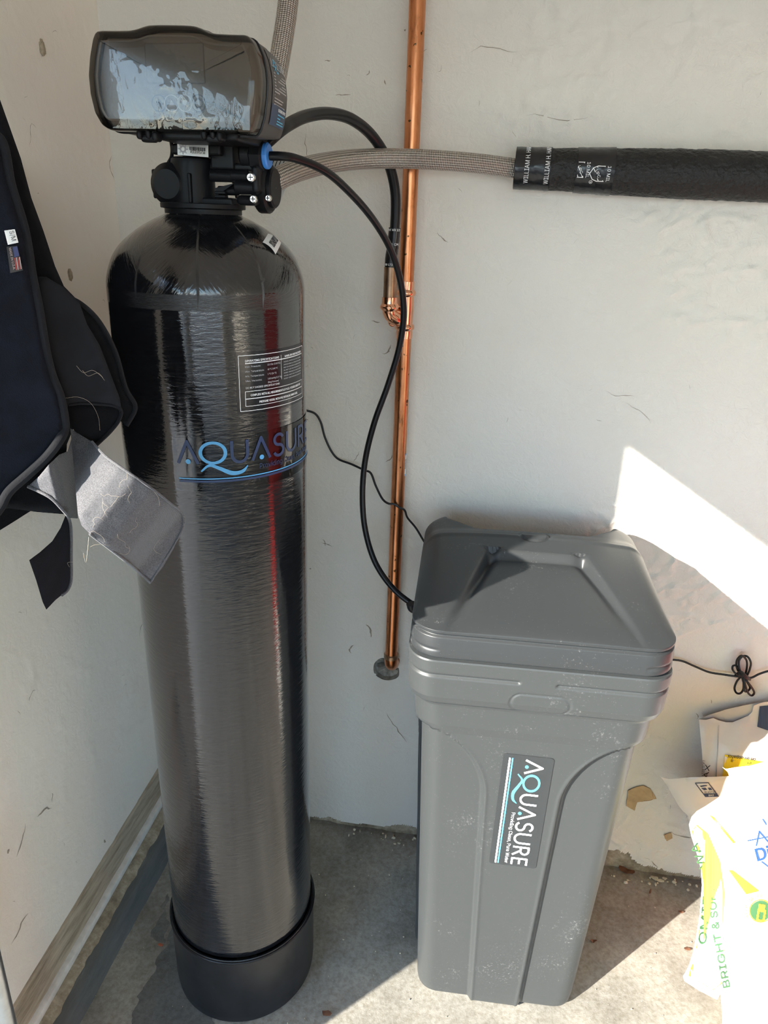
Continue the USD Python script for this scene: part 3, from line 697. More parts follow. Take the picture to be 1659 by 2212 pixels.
small = [("Max. Pressure:", .07, .785, .0022, .18), ("Max. Temperature:", .07, .70, .0022, .22), ("Min. Temperature:", .07, .615, .0022, .22), ("Max. Vacuums:", .07, .53, .0022, .19),
         ("10.3 Bar (150 PSI)", .335, .785, .0022, .18), ("40 \u00b0C (140 \u00b0F)", .335, .70, .0022, .14), ("1 \u00b0C (34 \u00b0F)", .335, .615, .0022, .12), ("140 mmHg (5.5\" Hg)", .335, .53, .0022, .20), ("(Neg Pressure)", .335, .465, .0022, .15)]
for k, s in enumerate(["VESSEL APPROVED FOR WATER", "APPLICATIONS ALL OTHER APPLICATION", "MUST BE APPROVED BY MANUFACTURER", "DO NOT USE ON PNEUMATIC OR", "HYDRO-PNEUMATIC APPLICATION", "VESSEL MUST NOT BE DROPPED", "DO NOT STORE OUTDOORS BELOW 1 \u00b0C"]):
    small.append((s, .57, .79 - .052 * k, .0015, .37))
obj('printed_text', cat_(*[lab_text(*b) for b in big]), white_print, lab, False)
obj('printed_text', cat_(*[lab_text(*b) for b in small]), dim_print, lab, False)

# the wordmark, drawn from strokes: capitals 1 high
def pieces(name, geom, build, m, parent, **kw):
    for g in getattr(geom, 'geoms', [geom]):
        obj(name, build(g), m, parent, False, **kw)

def wordmark():
    st = 0.135
    L = lambda *p: LineString(p).buffer(st / 2, cap_style=2, join_style=1)
    dark, light, x = [], [], 0.0
    arcpts = lambda cx, cy, rx, ry, a0, a1, n=24: [(cx + rx * math.cos(math.radians(a)), cy + ry * math.sin(math.radians(a))) for a in np.linspace(a0, a1, n)]
    def A(x): dark.append(L((x, 0), (x + .44, 1.0), (x + .88, 0))); light.append(Point(x + .45, .10).buffer(.11))
    A(0.0)
    q = Point(0, 0).buffer(1, 32); ring = affinity.translate(affinity.scale(q, .60, .52), 1.52, .5).difference(affinity.translate(affinity.scale(q, .45, .39), 1.52, .5)); light.append(ring)
    sw = spline([(0.98, -.34, 0), (1.35, -.06, 0), (1.75, -.20, 0), (2.3, -.46, 0), (2.75, -.42, 0), (3.0, -.18, 0)], 40)[:, :2]
    wd = np.interp(np.linspace(0, 1, 40), [0, .25, .6, .85, 1], [.035, .065, .10, .075, .02])
    nrm = np.gradient(sw, axis=0); nrm = np.column_stack([-nrm[:, 1], nrm[:, 0]]); nrm /= np.linalg.norm(nrm, axis=1, keepdims=True)
    light.append(Polygon(np.vstack([sw + nrm * wd[:, None], (sw - nrm * wd[:, None])[::-1]])).buffer(0))
    def U(x): dark.append(L((x, 1), (x, .38), *arcpts(x + .34, .38, .34, .36, 180, 360), (x + .68, 1)))
    U(2.32); A(3.22)
    dark.append(L(*arcpts(4.62, .74, .26, .24, 20, 270), *arcpts(4.60, .25, .28, .25, 90, -160)))
    U(5.14)
    dark.append(L((6.12, 0), (6.12, .97), (6.35, .97), *arcpts(6.38, .73, .25, .24, 90, -90), (6.12, .49))); dark.append(L((6.36, .49), (6.72, 0)))
    dark.append(union_all([L((6.98, 0), (6.98, 1)), L((6.98, .95), (7.45, .95)), L((6.98, .5), (7.40, .5)), L((6.98, .05), (7.45, .05))]))
    return union_all(dark), union_all(light)
WM_DARK, WM_LIGHT = wordmark()
def scaled(g, s, ox, oy): return affinity.affine_transform(g, [s, 0, 0, s, ox, oy])

a0 = cyl(368, 938); b0 = cyl(380, 1058)
dz1, dz0 = a0[1], b0[1]; dth = a0[0] + 0.01; DL = 0.262
dec = obj('logo_decal', tank_patch(dth, dth + DL / TR, dz0, dz1, 0.007, 0.0009), decal_film, soft, 30, label='clear wordmark decal round the tank')
sA = (cyl(398, 957)[1] - cyl(398, 1000)[1]); base_z = cyl(391, 1000)[1]
S = 0.0295; thA = cyl(386, 1000)[0]
pieces('letter', scaled(WM_DARK, S, 0, 0), lambda g: on_tank(flat(g, 0.0002, 0.003), thA, base_z, 0.0014), navy_print, dec)
pieces('letter', scaled(WM_LIGHT, S, 0, 0), lambda g: on_tank(flat(g, 0.0002, 0.003), thA, base_z, 0.0014), blue_print, dec)
obj('tagline', on_tank(text("Providing Clean, Pure Water", 0.0070, 0.112), thA + 3.55 * S / TR, base_z - 0.0125, 0.0013), navy_print, dec, False)
zl = cyl(388, 1033)[1]
obj('underline', on_tank(flat(sbox(0, 0, 0.235, 0.0016), 0.0002, 0.004), thA - 0.002, zl, 0.0013), blue_print, dec, False)
obj('underline', on_tank(flat(sbox(0, 0, 0.235, 0.0030), 0.0002, 0.004), thA - 0.002, zl - 0.0042, 0.0013), navy_print, dec, False)

# white serial sticker on the dome
def on_dome(px, py):
    """Where the ray of a pixel meets the dome."""
    d_ = ray(px, py); d_ = d_ / np.linalg.norm(d_)
    pr = np.array(prof)
    for t_ in np.arange(0.7, 1.4, 0.0008):
        P = CAM + d_ * t_
        if P[2] < ZT and np.hypot(P[0] - TANK[0], P[1] - TANK[1]) < np.interp(P[2], pr[:, 1], pr[:, 0]): return P
    return P
# corners of the sticker
c4 = [on_dome(*q) for q in ((566, 525), (578, 506), (606, 526), (594, 551))]
nd = np.cross(c4[1] - c4[0], c4[3] - c4[0]); nd = -nd / np.linalg.norm(nd)
if nd @ (CAM - c4[0]) < 0: nd = -nd
n_ = 8; uu, ww = np.meshgrid(np.linspace(0, 1, n_), np.linspace(0, 1, n_))
bil = lambda u, w: (c4[0] * ((1 - u) * (1 - w))[..., None] + c4[1] * (u * (1 - w))[..., None] + c4[2] * (u * w)[..., None] + c4[3] * ((1 - u) * w)[..., None])
G = bil(uu, ww) + nd * (0.0022 * (1 - (2 * uu - 1) ** 2) * 0.8 + 0.0022 * (1 - (2 * ww - 1) ** 2) + 0.0012)[..., None]
dome_st = obj('serial_sticker', grid_mesh(G), white_paper, soft, True, label='small white sticker on the shoulder of the tank')
ex = c4[1] - c4[0]; ey = c4[0] - c4[3]
lx, ly = np.linalg.norm(ex), np.linalg.norm(ey); ex /= lx; ey /= ly
obj('printed_text', place(text("20240910", 0.0085, lx * 0.80, 0.0003, True), c4[3] + nd * 0.0052 + ex * lx * 0.10 + ey * (ly * 0.5 - 0.0042), ex, ey, nd), black_print, dome_st, False)

# ---- valve
K1 = 480 / 1659.0
def h1(x, y, yd): return at(170 + x * K1, 20 + y * K1, 1, yd)       # a point measured on an enlargement of the valve
def hwid(x0, x1, y, yd): return abs(h1(x1, y, yd)[0] - h1(x0, y, yd)[0])
TX, TY = TANK
def ycyl(c, r, y0, y1, n=32, bev=0.002):
    """A round boss along y."""
    m = lathe([(0.0005, y0), (r - bev, y0), (r, y0 + bev), (r, y1 - bev), (r - bev, y1), (0.0005, y1)], (0, 0), n)
    v = m.vertices.copy(); m.vertices = np.column_stack([v[:, 0] + c[0], v[:, 2], -v[:, 1] + c[1]]); return m
def xcyl(x0, x1, y, z, r, n=28, bev=0.0015):
    m = lathe([(0.0005, x0), (r - bev, x0), (r, x0 + bev), (r, x1 - bev), (r - bev, x1), (0.0005, x1)], (0, 0), n)
    v = m.vertices.copy(); m.vertices = np.column_stack([v[:, 2], v[:, 0] + y, v[:, 1] + z]); m.invert(); return m
zfl = 1.3745
obj('neck_collar', lathe([(0.044, ZT - 0.003), (0.0475, ZT - 0.001), (0.0485, ZT + 0.0005), (0.0485, ZT + 0.0058), (0.0500, ZT + 0.0064), (0.0525, ZT + 0.0066), (0.0534, ZT + 0.0074), (0.0534, ZT + 0.0122), (0.0524, ZT + 0.0130), (0.02, ZT + 0.0132)], TANK, 72), black_plastic, soft, 35, label='flanged black collar screwed on the tank')
vb0 = ZT + 0.012
xb = h1(868, 1300, TY)[0]; rb = hwid(715, 1020, 1300, TY - 0.02) / 2
ztop = h1(868, 1100, TY - rb)[2]
body = lathe([(0.001, vb0), (rb * 1.03, vb0), (rb * 1.0, vb0 + 0.03), (rb * 0.99, ztop - 0.007), (rb * 0.95, ztop - 0.002), (rb * 0.86, ztop), (0.001, ztop)], (xb, TY - 0.005), 64)
ribm = rbox((0.004, 0.008, (ztop - vb0) * 0.64), 0.0015, (h1(845, 1300, TY - rb)[0], TY - 0.005 - rb, vb0 + (ztop - vb0) * 0.33))
obj('valve_body', cat_(body, ribm), black_plastic, soft, 35)
# bypass cap on the near side
cc = h1(705, 1310, TY - 0.015)
obj('valve_cap', cat_(ycyl((cc[0], cc[2]), hwid(632, 780, 1310, TY - 0.02) * 0.95, TY - 0.030, TY + 0.02, 48, 0.005), ycyl((cc[0], cc[2]), 0.020, TY - 0.034, TY - 0.02, 40, 0.003)), black_plastic, soft, 35)
q0, q1 = h1(622, 1190, TY), h1(705, 1450, TY)
obj('valve_block', cat_(rbox((abs(q1[0] - q0[0]), 0.05, abs(q1[2] - q0[2])), 0.004, ((q0[0] + q1[0]) / 2 - 0.001, TY + 0.012, (q0[2] + q1[2]) / 2 + 0.002)),
    rbox((0.010, 0.04, 0.034), 0.002, (q0[0] - 0.003, TY + 0.005, (q0[2] + q1[2]) / 2 + 0.002))), black_plastic, soft, 35)
# top plate with the silver label
q0, q1 = h1(690, 1000, TY - 0.035), h1(1060, 1092, TY - 0.035)
zpl = (q0[2] + q1[2]) / 2
obj('valve_plate', rbox((abs(q1[0] - q0[0]), 0.075, abs(q1[2] - q0[2])), 0.003, ((q0[0] + q1[0]) / 2, TY + 0.0015, zpl)), black_plastic, soft, 35)
sl = [h1(737, 993, TY - 0.038), h1(968, 1010, TY - 0.038), h1(968, 1098, TY - 0.038), h1(740, 1088, TY - 0.038)]
ex = sl[1] - sl[0]; ey = sl[0] - sl[3]; lx, ly = np.linalg.norm(ex), np.linalg.norm(ey); ex /= lx; ey /= ly; o = sl[3]
labm = place(flat(sbox(0, 0, lx, ly), 0.0006), o, ex, ey)
vl = obj('serial_label', labm, silver_paper, soft, False, label='silver serial label with a barcode')
rb_ = np.random.default_rng(5); bars, x = [], lx * 0.40
while x < lx * 0.92:
    w = rb_.choice([0.0003, 0.0006, 0.0009]); bars.append(sbox(x, ly * 0.46, x + w, ly * 0.72)); x += w + rb_.choice([0.0003, 0.0006])
nz = np.cross(ex, ey); nz /= np.linalg.norm(nz)
obj('barcode', place(flat(union_all(bars), 0.0002), o + nz * 0.0007, ex, ey), black_print, vl, False)
obj('printed_text', place(text("A101695756", 0.0036, lx * 0.48), o + nz * 0.0007 + ex * lx * 0.42 + ey * ly * 0.22, ex, ey), black_print, vl, False)
star = union_all([Point(0, 0).buffer(0.0042).difference(Point(0, 0).buffer(0.0022))] + [affinity.rotate(sbox(0.0042, -0.0007, 0.0062, 0.0007), a, origin=(0, 0)) for a in range(0, 360, 45)])
obj('emblem', place(flat(affinity.translate(star, lx * 0.18, ly * 0.5), 0.0002), o + nz * 0.0007, ex, ey), dim_print, vl, False)
# the piston and injector arms on the right
def arm(x0, x1, yc, rpx, yd, name='valve_arm'):
    a, b = h1(x0, yc, yd), h1(x1, yc, yd)
    return xcyl(min(a[0], b[0]), max(a[0], b[0]), yd, (a[2] + b[2]) / 2, rpx * K1 * 0.62e-3)
yv = TY - 0.022
m1 = cat_(arm(985, 1150, 1243, 40, yv), arm(1140, 1268, 1243, 36, yv), arm(990, 1190, 1180, 34, yv + 0.012))
a, b = h1(1040, 1150, yv + 0.015), h1(1345, 1215, yv + 0.015)
m1 = cat_(m1, rbox((b[0] - a[0], 0.045, a[2] - b[2]), 0.003, ((a[0] + b[0]) / 2, TY + 0.002, (a[2] + b[2]) / 2)))
obj('injector_arm', m1, black_plastic, soft, 35)
m2 = cat_(arm(1170, 1345, 1330, 46, yv), arm(1040, 1200, 1355, 30, yv + 0.01))
a, b = h1(1290, 1165, yv - 0.006), h1(1352, 1370, yv - 0.006)
m2 = cat_(m2, rbox((b[0] - a[0], 0.020, a[2] - b[2]), 0.004, ((a[0] + b[0]) / 2, yv, (a[2] + b[2]) / 2)))
# sloping gussets between body and arms
for (xa, ya), (xb2, yb), (xc_, yc_) in (((1005, 1150), (1005, 1215), (1130, 1210)), ((1030, 1335), (1030, 1400), (1170, 1300))):
    tri = [h1(xa, ya, yv + 0.004), h1(xb2, yb, yv + 0.004), h1(xc_, yc_, yv + 0.004)]
    g = flat(Polygon([(q[0], q[2]) for q in tri]), 0.012); vv = g.vertices; g.vertices = np.column_stack([vv[:, 0], yv + 0.012 - vv[:, 2], vv[:, 1]]); m2 = cat_(m2, g)
obj('valve_arm', m2, black_plastic, soft, 35)
a, b = h1(1180, 1385, yv), h1(1335, 1468, yv)
obj('valve_bracket', cat_(rbox((b[0] - a[0], 0.035, a[2] - b[2]), 0.006, ((a[0] + b[0]) / 2, yv + 0.010, (a[2] + b[2]) / 2)), rbox((0.05, 0.03, 0.010), 0.003, (h1(1060, 1430, TY)[0], TY - 0.01, h1(1060, 1440, TY)[2]))), black_plastic, soft, 35)
for k in range(3):
    q = h1(1065, 1370 + 28 * k, yv + 0.004); obj('valve_rib', rbox((0.014, 0.012, 0.0035), 0.001, q), black_plastic, soft, 35)
# bypass nut seen edge-on, where the hoses leave
a = h1(1385, 1330, TY + 0.0)
obj('bypass_nut', cat_(xcyl(a[0] - 0.012, a[0] + 0.006, TY + 0.012, a[2], 0.0305, 20, 0.003), xcyl(a[0] + 0.004, a[0] + 0.012, TY + 0.012, a[2], 0.024, 32, 0.002),
    xcyl(h1(1300, 1330, TY)[0], a[0], TY + 0.012, a[2], 0.022, 32)), black_plastic, soft, 35)
a, b = h1(1215, 1080, TY - 0.012), h1(1420, 1095, TY - 0.012)
zq = b[2]
obj('drain_elbow', cat_(xcyl(a[0], b[0] - 0.004, TY - 0.012, zq + 0.001, 0.0155, 32, 0.003), xcyl(b[0] - 0.022, b[0] - 0.006, TY - 0.012, zq, 0.0178, 8, 0.002), rbox((0.030, 0.03, 0.035), 0.003, (h1(1120, 1095, TY)[0], TY - 0.01, h1(1120, 1090, TY)[2]))), black_plastic, soft, 35)
obj('push_collar', xcyl(b[0] - 0.006, b[0] + 0.001, TY - 0.012, zq, 0.0150, 36, 0.0018), blue_plastic, soft, 35, label='blue quick-connect collar')
BRINE_IN = np.array([b[0], TY - 0.012, zq])
def screw(x, y, yd, r=0.0052):
    q = h1(x, y, yd); m = ycyl((q[0], q[2]), r, yd - 0.003, yd + 0.004, 20, 0.0012)
    c = cat_(rbox((r * 1.3, 0.001, 0.001), 0.0003, (q[0], yd - 0.0031, q[2])), rbox((0.001, 0.001, r * 1.3), 0.0003, (q[0], yd - 0.0031, q[2])))
    s_ = obj('screw', m, steel, soft, 35, label='bright steel screw'); obj('cross_slot', c, black_print, s_, False)
screw(1287, 1255, yv - 0.0235); screw(1306, 1417, yv - 0.010, 0.0048); screw(1416, 1410, TY - 0.018, 0.0040)
wire = spline([h1(690, 985, TY - 0.02), h1(698, 1050, TY - 0.02), h1(692, 1105, TY - 0.015), h1(668, 1150, TY - 0.01), h1(652, 1195, TY)], 30)
obj('sensor_wire', tube(wire, 0.0022, 10), cord_black, soft, True)

# ---- control head: housing, display behind a smoked cover, cling film still on it
YF = -0.488
out1 = [(262, 908), (225, 896), (188, 868), (138, 780), (104, 640), (90, 500), (100, 360), (122, 232), (138, 186), (158, 168), (200, 163), (300, 164), (400, 162), (450, 152), (500, 134), (540, 123), (620, 120), (740, 121), (830, 124), (880, 130), (930, 148), (985, 176), (1040, 186), (1140, 191), (1250, 194), (1276, 204), (1300, 236),
        (1340, 330), (1362, 430), (1372, 540), (1366, 660), (1350, 790), (1326, 880), (1306, 922), (1286, 938), (1240, 938), (900, 926), (500, 915)]
ol = np.array([h1(a, b, YF + 0.010)[[0, 2]] for a, b in out1])
P0 = Polygon(ol).buffer(0.004, 8).buffer(-0.004, 8).buffer(-0.003, 8).buffer(0.003, 8)
def ring_of(P, n=160):
    e = P.exterior; L = e.length
    s0 = e.project(Point(P.centroid.x - 1, P.centroid.y))
    return np.array([e.interpolate((s0 + L * k / n) % L).coords[0] for k in range(n)])
R0 = ring_of(P0)
if Polygon(R0).exterior.is_ccw is False: R0 = R0[::-1]
Cc = np.array([P0.centroid.x, P0.centroid.y])
def ring_at(inset, y, sx=1.0, sz=1.0):
    n = np.roll(R0, -1, 0) - np.roll(R0, 1, 0); n = np.column_stack([-n[:, 1], n[:, 0]]); n /= np.linalg.norm(n, axis=1, keepdims=True)
    q = R0 + n * inset
    q = Cc + (q - Cc) * [sx, sz]
    return np.column_stack([q[:, 0], np.full(len(q), y), q[:, 1]])
def capped(rings, front=True, back=True):
    V = np.array(rings); m = grid_mesh(V, wrap=True); n = V.shape[1]; vv, ff = m.vertices, m.faces
    for k, do, fl in ((0, front, False), (len(V) - 1, back, True)):
        if do:
            c = len(vv); vv = np.vstack([vv, V[k].mean(0)[None]]); i = np.arange(n) + k * n; j = (np.arange(n) + 1) % n + k * n
            t_ = np.stack([i, j, np.full(n, c)], 1); ff = np.vstack([ff, t_[:, ::-1] if fl else t_])
    m = trimesh.Trimesh(vv, ff, process=False)
    out_ = ((m.triangles_center - vv.mean(0)) * m.face_normals).sum(1) * m.area_faces
    if out_.sum() < 0: m.invert()
    return m
cover = capped([ring_at(0.011, YF - 0.0018), ring_at(0.006, YF - 0.0008), ring_at(0.003, YF + 0.0012), ring_at(0.001, YF + 0.004), ring_at(0.0, YF + 0.009), ring_at(0.0, YF + 0.026), ring_at(-0.0008, YF + 0.0265), ring_at(-0.0008, YF + 0.030)], True, False)
obj('head_cover', cover, smoke_cover, soft, 40, label='smoked clear front cover')
hous = capped([ring_at(0.004, YF + 0.026), ring_at(0.0006, YF + 0.0285), ring_at(0.0, YF + 0.034), ring_at(0.0, YF + 0.060), ring_at(0.003, YF + 0.095), ring_at(0.006, YF + 0.120), ring_at(0.012, YF + 0.126)])
obj('head_housing', hous, head_grey, soft, 40, label='dark grey control head housing')
obj('cover_gasket', capped([ring_at(0.0016, YF + 0.0255), ring_at(-0.0012, YF + 0.0262), ring_at(-0.0012, YF + 0.0285), ring_at(0.0016, YF + 0.0290)], False, False), tube_black, soft, 40)
obj('cover_rim', capped([ring_at(0.0115, YF + 0.0045), ring_at(0.0113, YF + 0.0036), ring_at(0.0095, YF + 0.0036), ring_at(0.0093, YF + 0.0045)], False, False), panel_brown, soft, 40)
disp = capped([ring_at(0.014, YF + 0.016), ring_at(0.012, YF + 0.018), ring_at(0.004, YF + 0.024)], True, False)
dp = obj('display_panel', disp, panel_brown, soft, 40)
def face_rect(x0, y0, x1, y1, yd, d_, r=0.003):
    a, b = h1(x0, y0, yd), h1(x1, y1, yd)
    return rbox((abs(b[0] - a[0]), d_, abs(b[2] - a[2])), min(r, d_ * 0.45), ((a[0] + b[0]) / 2, yd, (a[2] + b[2]) / 2))
obj('screen', face_rect(490, 250, 950, 560, YF + 0.0165, 0.004), screen_dark, dp, 35)
g = sbox(0, 0, 1, 1)
pa, pb = h1(555, 632, YF + 0.0155), h1(935, 772, YF + 0.0155)
obj('keypad', rbox((pb[0] - pa[0], 0.003, pa[2] - pb[2]), 0.0012, ((pa[0] + pb[0]) / 2, YF + 0.0155, (pa[2] + pb[2]) / 2)), keypad, dp, 35)
for k, bx in enumerate((600, 695, 793, 895)):
    q = h1(bx, 702, YF + 0.0135)
    ring = Point(0, 0).buffer(0.0085).difference(Point(0, 0).buffer(0.0075))
    sym = [Point(0, 0).buffer(0.0035), Polygon([(-.004, -.003), (.004, -.003), (0, .004)]), Polygon([(-.004, .003), (.004, .003), (0, -.004)]), Point(0, 0).buffer(0.005).difference(Point(0, 0).buffer(0.0035))][k]
    obj('key', place(flat(union_all([ring, sym]), 0.0004), q, (1, 0, 0), (0, 0, 1)), [navy_print, dim_print, dim_print, black_print][k], dp, False)
# cling film over most of the cover, wrinkled
fa = [h1(232, 205, YF), h1(1284, 215, YF), h1(1284, 905, YF), h1(262, 890, YF)]
uu, ww = np.meshgrid(np.linspace(0, 1, 110), np.linspace(0, 1, 70))
FV = fa[0] * ((1 - uu) * (1 - ww))[..., None] + fa[1] * (uu * (1 - ww))[..., None] + fa[2] * (uu * ww)[..., None] + fa[3] * ((1 - uu) * ww)[..., None]
wr = meshkit.fbm(np.stack([uu * 16 + 0.9 * np.sin(ww * 3.5), ww * 4.5, 0 * uu], -1), 3, 41)
fold = np.exp(-np.abs(meshkit.fbm(np.stack([uu * 7, ww * 3.2, 0 * uu + 3], -1), 3, 43) - 0.5) / 0.03)
edge = np.clip(np.minimum(np.minimum(uu, 1 - uu) * 12, np.minimum(ww, 1 - ww) * 8), 0, 1)
calm = np.clip((ww - 0.15) * 1.6, 0.12, 1) * np.clip((0.80 - uu) * 6, 0.1, 1)
FV[..., 1] = YF - 0.0027 - edge * (0.00042 * wr + 0.00030 * fold) * calm
cf_ = grid_mesh(FV)
if cf_.face_normals[:, 1].mean() > 0: cf_.invert()
obj('cling_film', cf_, cling_film, soft, True, label='wrinkled clear protective film on the cover')
# printed label on the housing's visible side
xs_ = P0.bounds[2]
def sidept(fy, fz):      # on the flank, following its curve
    z = P0.bounds[1] + fz * (P0.bounds[3] - P0.bounds[1])
    l = LineString([(Cc[0], z), (Cc[0] + 0.3, z)]).intersection(P0.exterior)
    x = l.x if l.geom_type == 'Point' else max(p.x for p in l.geoms)
    y = YF + 0.036 + fy * 0.080
    return np.array([x - np.interp(y, [YF + .034, YF + .060, YF + .095, YF + .120], [0, 0, .003, .006]) + 0.0004, y, z])
def side_patch(y0, y1, z0, z1, lift, n=10):
    u, w = np.meshgrid(np.linspace(y0, y1, n), np.linspace(z0, z1, n * 2))
    V = np.array([[sidept(a, b) + [lift, 0, 0] for a, b in zip(ra, rb2)] for ra, rb2 in zip(u, w)])
    m = grid_mesh(V); 
    if m.face_normals[:, 0].mean() < 0: m.invert()
    return m
def side_text(s, fy0, fy1, fz, h, lift=0.0006, geom=None):
    m = to_tm(geom) if geom is not None else text(s, h, (fy1 - fy0) * 0.080, 0.0002)
    v = m.vertices
    m.vertices = np.array([sidept(fy0 + a / 0.080, fz + b / (P0.bounds[3] - P0.bounds[1])) + [lift + c_, 0, 0] for a, b, c_ in v])
    return m
sl_ = obj('side_label', side_patch(0.10, 0.93, 0.14, 0.86, 0.0003), plain('label_grey', (0.060, 0.058, 0.058), 0.4), soft, True, label='dark instruction label on the side of the head')
obj('support_block', side_patch(0.10, 0.93, 0.14, 0.345, 0.0006), plain('label_blue', (0.025, 0.055, 0.12), 0.4), sl_, True, label='blue block at the foot of the label')
sc = 0.0085
pieces('letter', scaled(WM_DARK, sc, 0, 0), lambda g: side_text('', 0.16, 0, 0.70, 0, 0.0007, flat(g, 0.0002)), dim_print, sl_)
pieces('letter', scaled(WM_LIGHT, sc, 0, 0), lambda g: side_text('', 0.16, 0, 0.70, 0, 0.0007, flat(g, 0.0002)), cyan_print, sl_)
fine = [side_text('', 0.18, 0, 0.64 - 0.030 * k, 0, 0.0007, flat(sbox(0, 0, (0.058, 0.056, 0.050, 0.057, 0.052, 0.055, 0.020, 0.0, 0.040, 0.035, 0.05)[k] + 0.001, 0.0011), 0.0002)) for k in range(11)]
obj('fine_print', cat_(*fine), dim_print, sl_, False)
obj('printed_text', side_text("CUSTOMER SUPPORT", 0.42, 0.90, 0.29, 0.0030, 0.0010), white_print, sl_, False)
obj('fine_print', cat_(*[side_text('', 0.42, 0, z, 0, 0.0010, flat(sbox(0, 0, L, 0.0011), 0.0002)) for z, L in ((.255, .036), (.22, .014), (.19, .03), (.165, .034))]), cyan_print, sl_, False)
# latches under the head
for x0, x1 in ((445, 605), (925, 1085)):
    fr = [face_rect(x0, 905, x0 + 45, 975, YF + 0.012, 0.016), face_rect(x1 - 40, 915, x1, 990, YF + 0.012, 0.016), face_rect(x0 + 30, 950, x1 - 20, 985, YF + 0.014, 0.012), face_rect(x0 + 60, 925, x1 - 60, 945, YF + 0.010, 0.010)]
    obj('cover_latch', cat_(*fr), black_plastic, soft, 35)
a, b = h1(600, 930, YF + 0.03), h1(1210, 1010, YF + 0.03)
obj('head_base', cat_(rbox((b[0] - a[0], 0.11, 0.014), 0.003, ((a[0] + b[0]) / 2, YF + 0.075, h1(900, 952, YF + .06)[2])), rbox((0.05, 0.06, 0.018), 0.003, (TX + 0.01, TY - 0.005, h1(900, 972, TY - .03)[2]))), black_plastic, soft, 35)

# ------------------------------------------------------------------ brine tank
BC, BYAW = np.array([0.801, -0.220, 0.0]), 0.055
_c, _s = math.cos(BYAW), math.sin(BYAW)
def bw(P):
    P = np.asarray(P, float); return np.stack([BC[0] + P[..., 0] * _c - P[..., 1] * _s, BC[1] + P[..., 0] * _s + P[..., 1] * _c, P[..., 2] + BC[2]], -1)
BU, BV = np.array([_c, _s, 0]), np.array([-_s, _c, 0])
brine = thing('brine_tank', 'square dark grey plastic brine tank with a domed lid and wordmark sticker', 'brine tank', BC)
def rr_ring(a, r, nf=150, ns=60, nc=14):
    """Unit walk round a rounded square of half width a: front side first."""
    out = []
    for (cx, cy, t0), n in (((-1, -1, 180), nf), ((1, -1, 270), ns), ((1, 1, 0), ns), ((-1, 1, 90), ns)):
        for k in np.linspace(0, 90, nc, endpoint=False): out.append((cx * (a - r) + r * math.cos(math.radians(t0 + k)), cy * (a - r) + r * math.sin(math.radians(t0 + k))))
        x0, y0 = cx * (a - r) + r * math.cos(math.radians(t0 + 90)), cy * (a - r) + r * math.sin(math.radians(t0 + 90))
        dx, dy = -math.sin(math.radians(t0 + 0)), math.cos(math.radians(t0 + 0))
        ux, uy = {180: (1, 0), 270: (0, 1), 0: (-1, 0), 90: (0, -1)}[t0]
        for k in np.linspace(0, 1, n, endpoint=False): out.append((x0 + ux * k * 2 * (a - r), y0 + uy * k * 2 * (a - r)))
    return np.array(out)
def normals2(q):
    n = np.roll(q, -1, 0) - np.roll(q, 1, 0); n = np.column_stack([n[:, 1], -n[:, 0]]); return n / np.linalg.norm(n, axis=1, keepdims=True)
ss = lambda a, b, x: (lambda t: t * t * (3 - 2 * t))(np.clip((x - a) / (b - a), 0, 1))
APROF = [(0.0, 0.143), (0.004, 0.150), (0.012, 0.1545), (0.03, 0.1565), (0.30, 0.1655), (0.640, 0.1765), (0.655, 0.1795), (0.694, 0.1820), (0.699, 0.1840), (0.705, 0.1895), (0.716, 0.1925), (0.778, 0.1940), (0.7805, 0.1930), (0.7815, 0.186)]
za, aa_ = np.array(APROF).T
zlev = np.unique(np.concatenate([[0.0, 0.002, 0.004, 0.008, 0.012, 0.02, 0.03], np.arange(0.03, 0.52, 0.02), np.arange(0.52, 0.695, 0.004), np.arange(0.695, 0.782, 0.0016), za]))
rows = []
for z in zlev:
    a = np.interp(z, za, aa_); q = rr_ring(a, 0.042); nn = normals2(q)
    side = np.where(np.abs(q[:, 1]) * 0 + np.abs(nn[:, 1]) >= np.abs(nn[:, 0]), q[:, 0], q[:, 1])     # distance along the side
    w = np.interp(z, [0, 0.52], [0.042, 0.058])
    if z > 0.52: w = 0.058 + 0.105 * (1 - math.sqrt(max(0, 1 - min((z - 0.52) / 0.125, 1) ** 2))) ** 0.9
    dep = 0.0085 * ss(w, w + 0.008, np.abs(side)) * (1 - ss(0.640, 0.648, z))
    ridge = 0.0012 * np.exp(-((np.abs(side) - w + 0.001) / 0.003) ** 2) * (z < 0.645)
    gr = 0.0034 * math.exp(-((z - 0.7545) / 0.0026) ** 2) * np.where((nn[:, 1] < -0.5) & (np.abs(side) < 0.026), 0, 1)
    if abs(z - 0.7545) < 0.006: gr = gr * np.where(nn[:, 1] < -0.5, ss(0.024, 0.029, np.abs(side + 0.0)), 1)
    st = 0.0
    if 0.69 < z < 0.74:
        dd = np.hypot(np.maximum(np.abs(q[:, 0] - 0.006) - 0.027, 0), z - 0.7190)
        st = np.where(nn[:, 1] < -0.5, 0.0016 * np.exp(-((dd - 0.0165) / 0.0016) ** 2), 0)
    off = -dep + ridge - gr - st
    rows.append(np.column_stack([q + nn * np.asarray(off)[:, None], np.full(len(q), z)]))
rows = [np.column_stack([rows[0][:, :2] * 0.02, np.zeros(len(q))])] + rows
obj('body', grid_mesh(bw(np.array(rows)), wrap=True), brine_plastic, brine, 50)

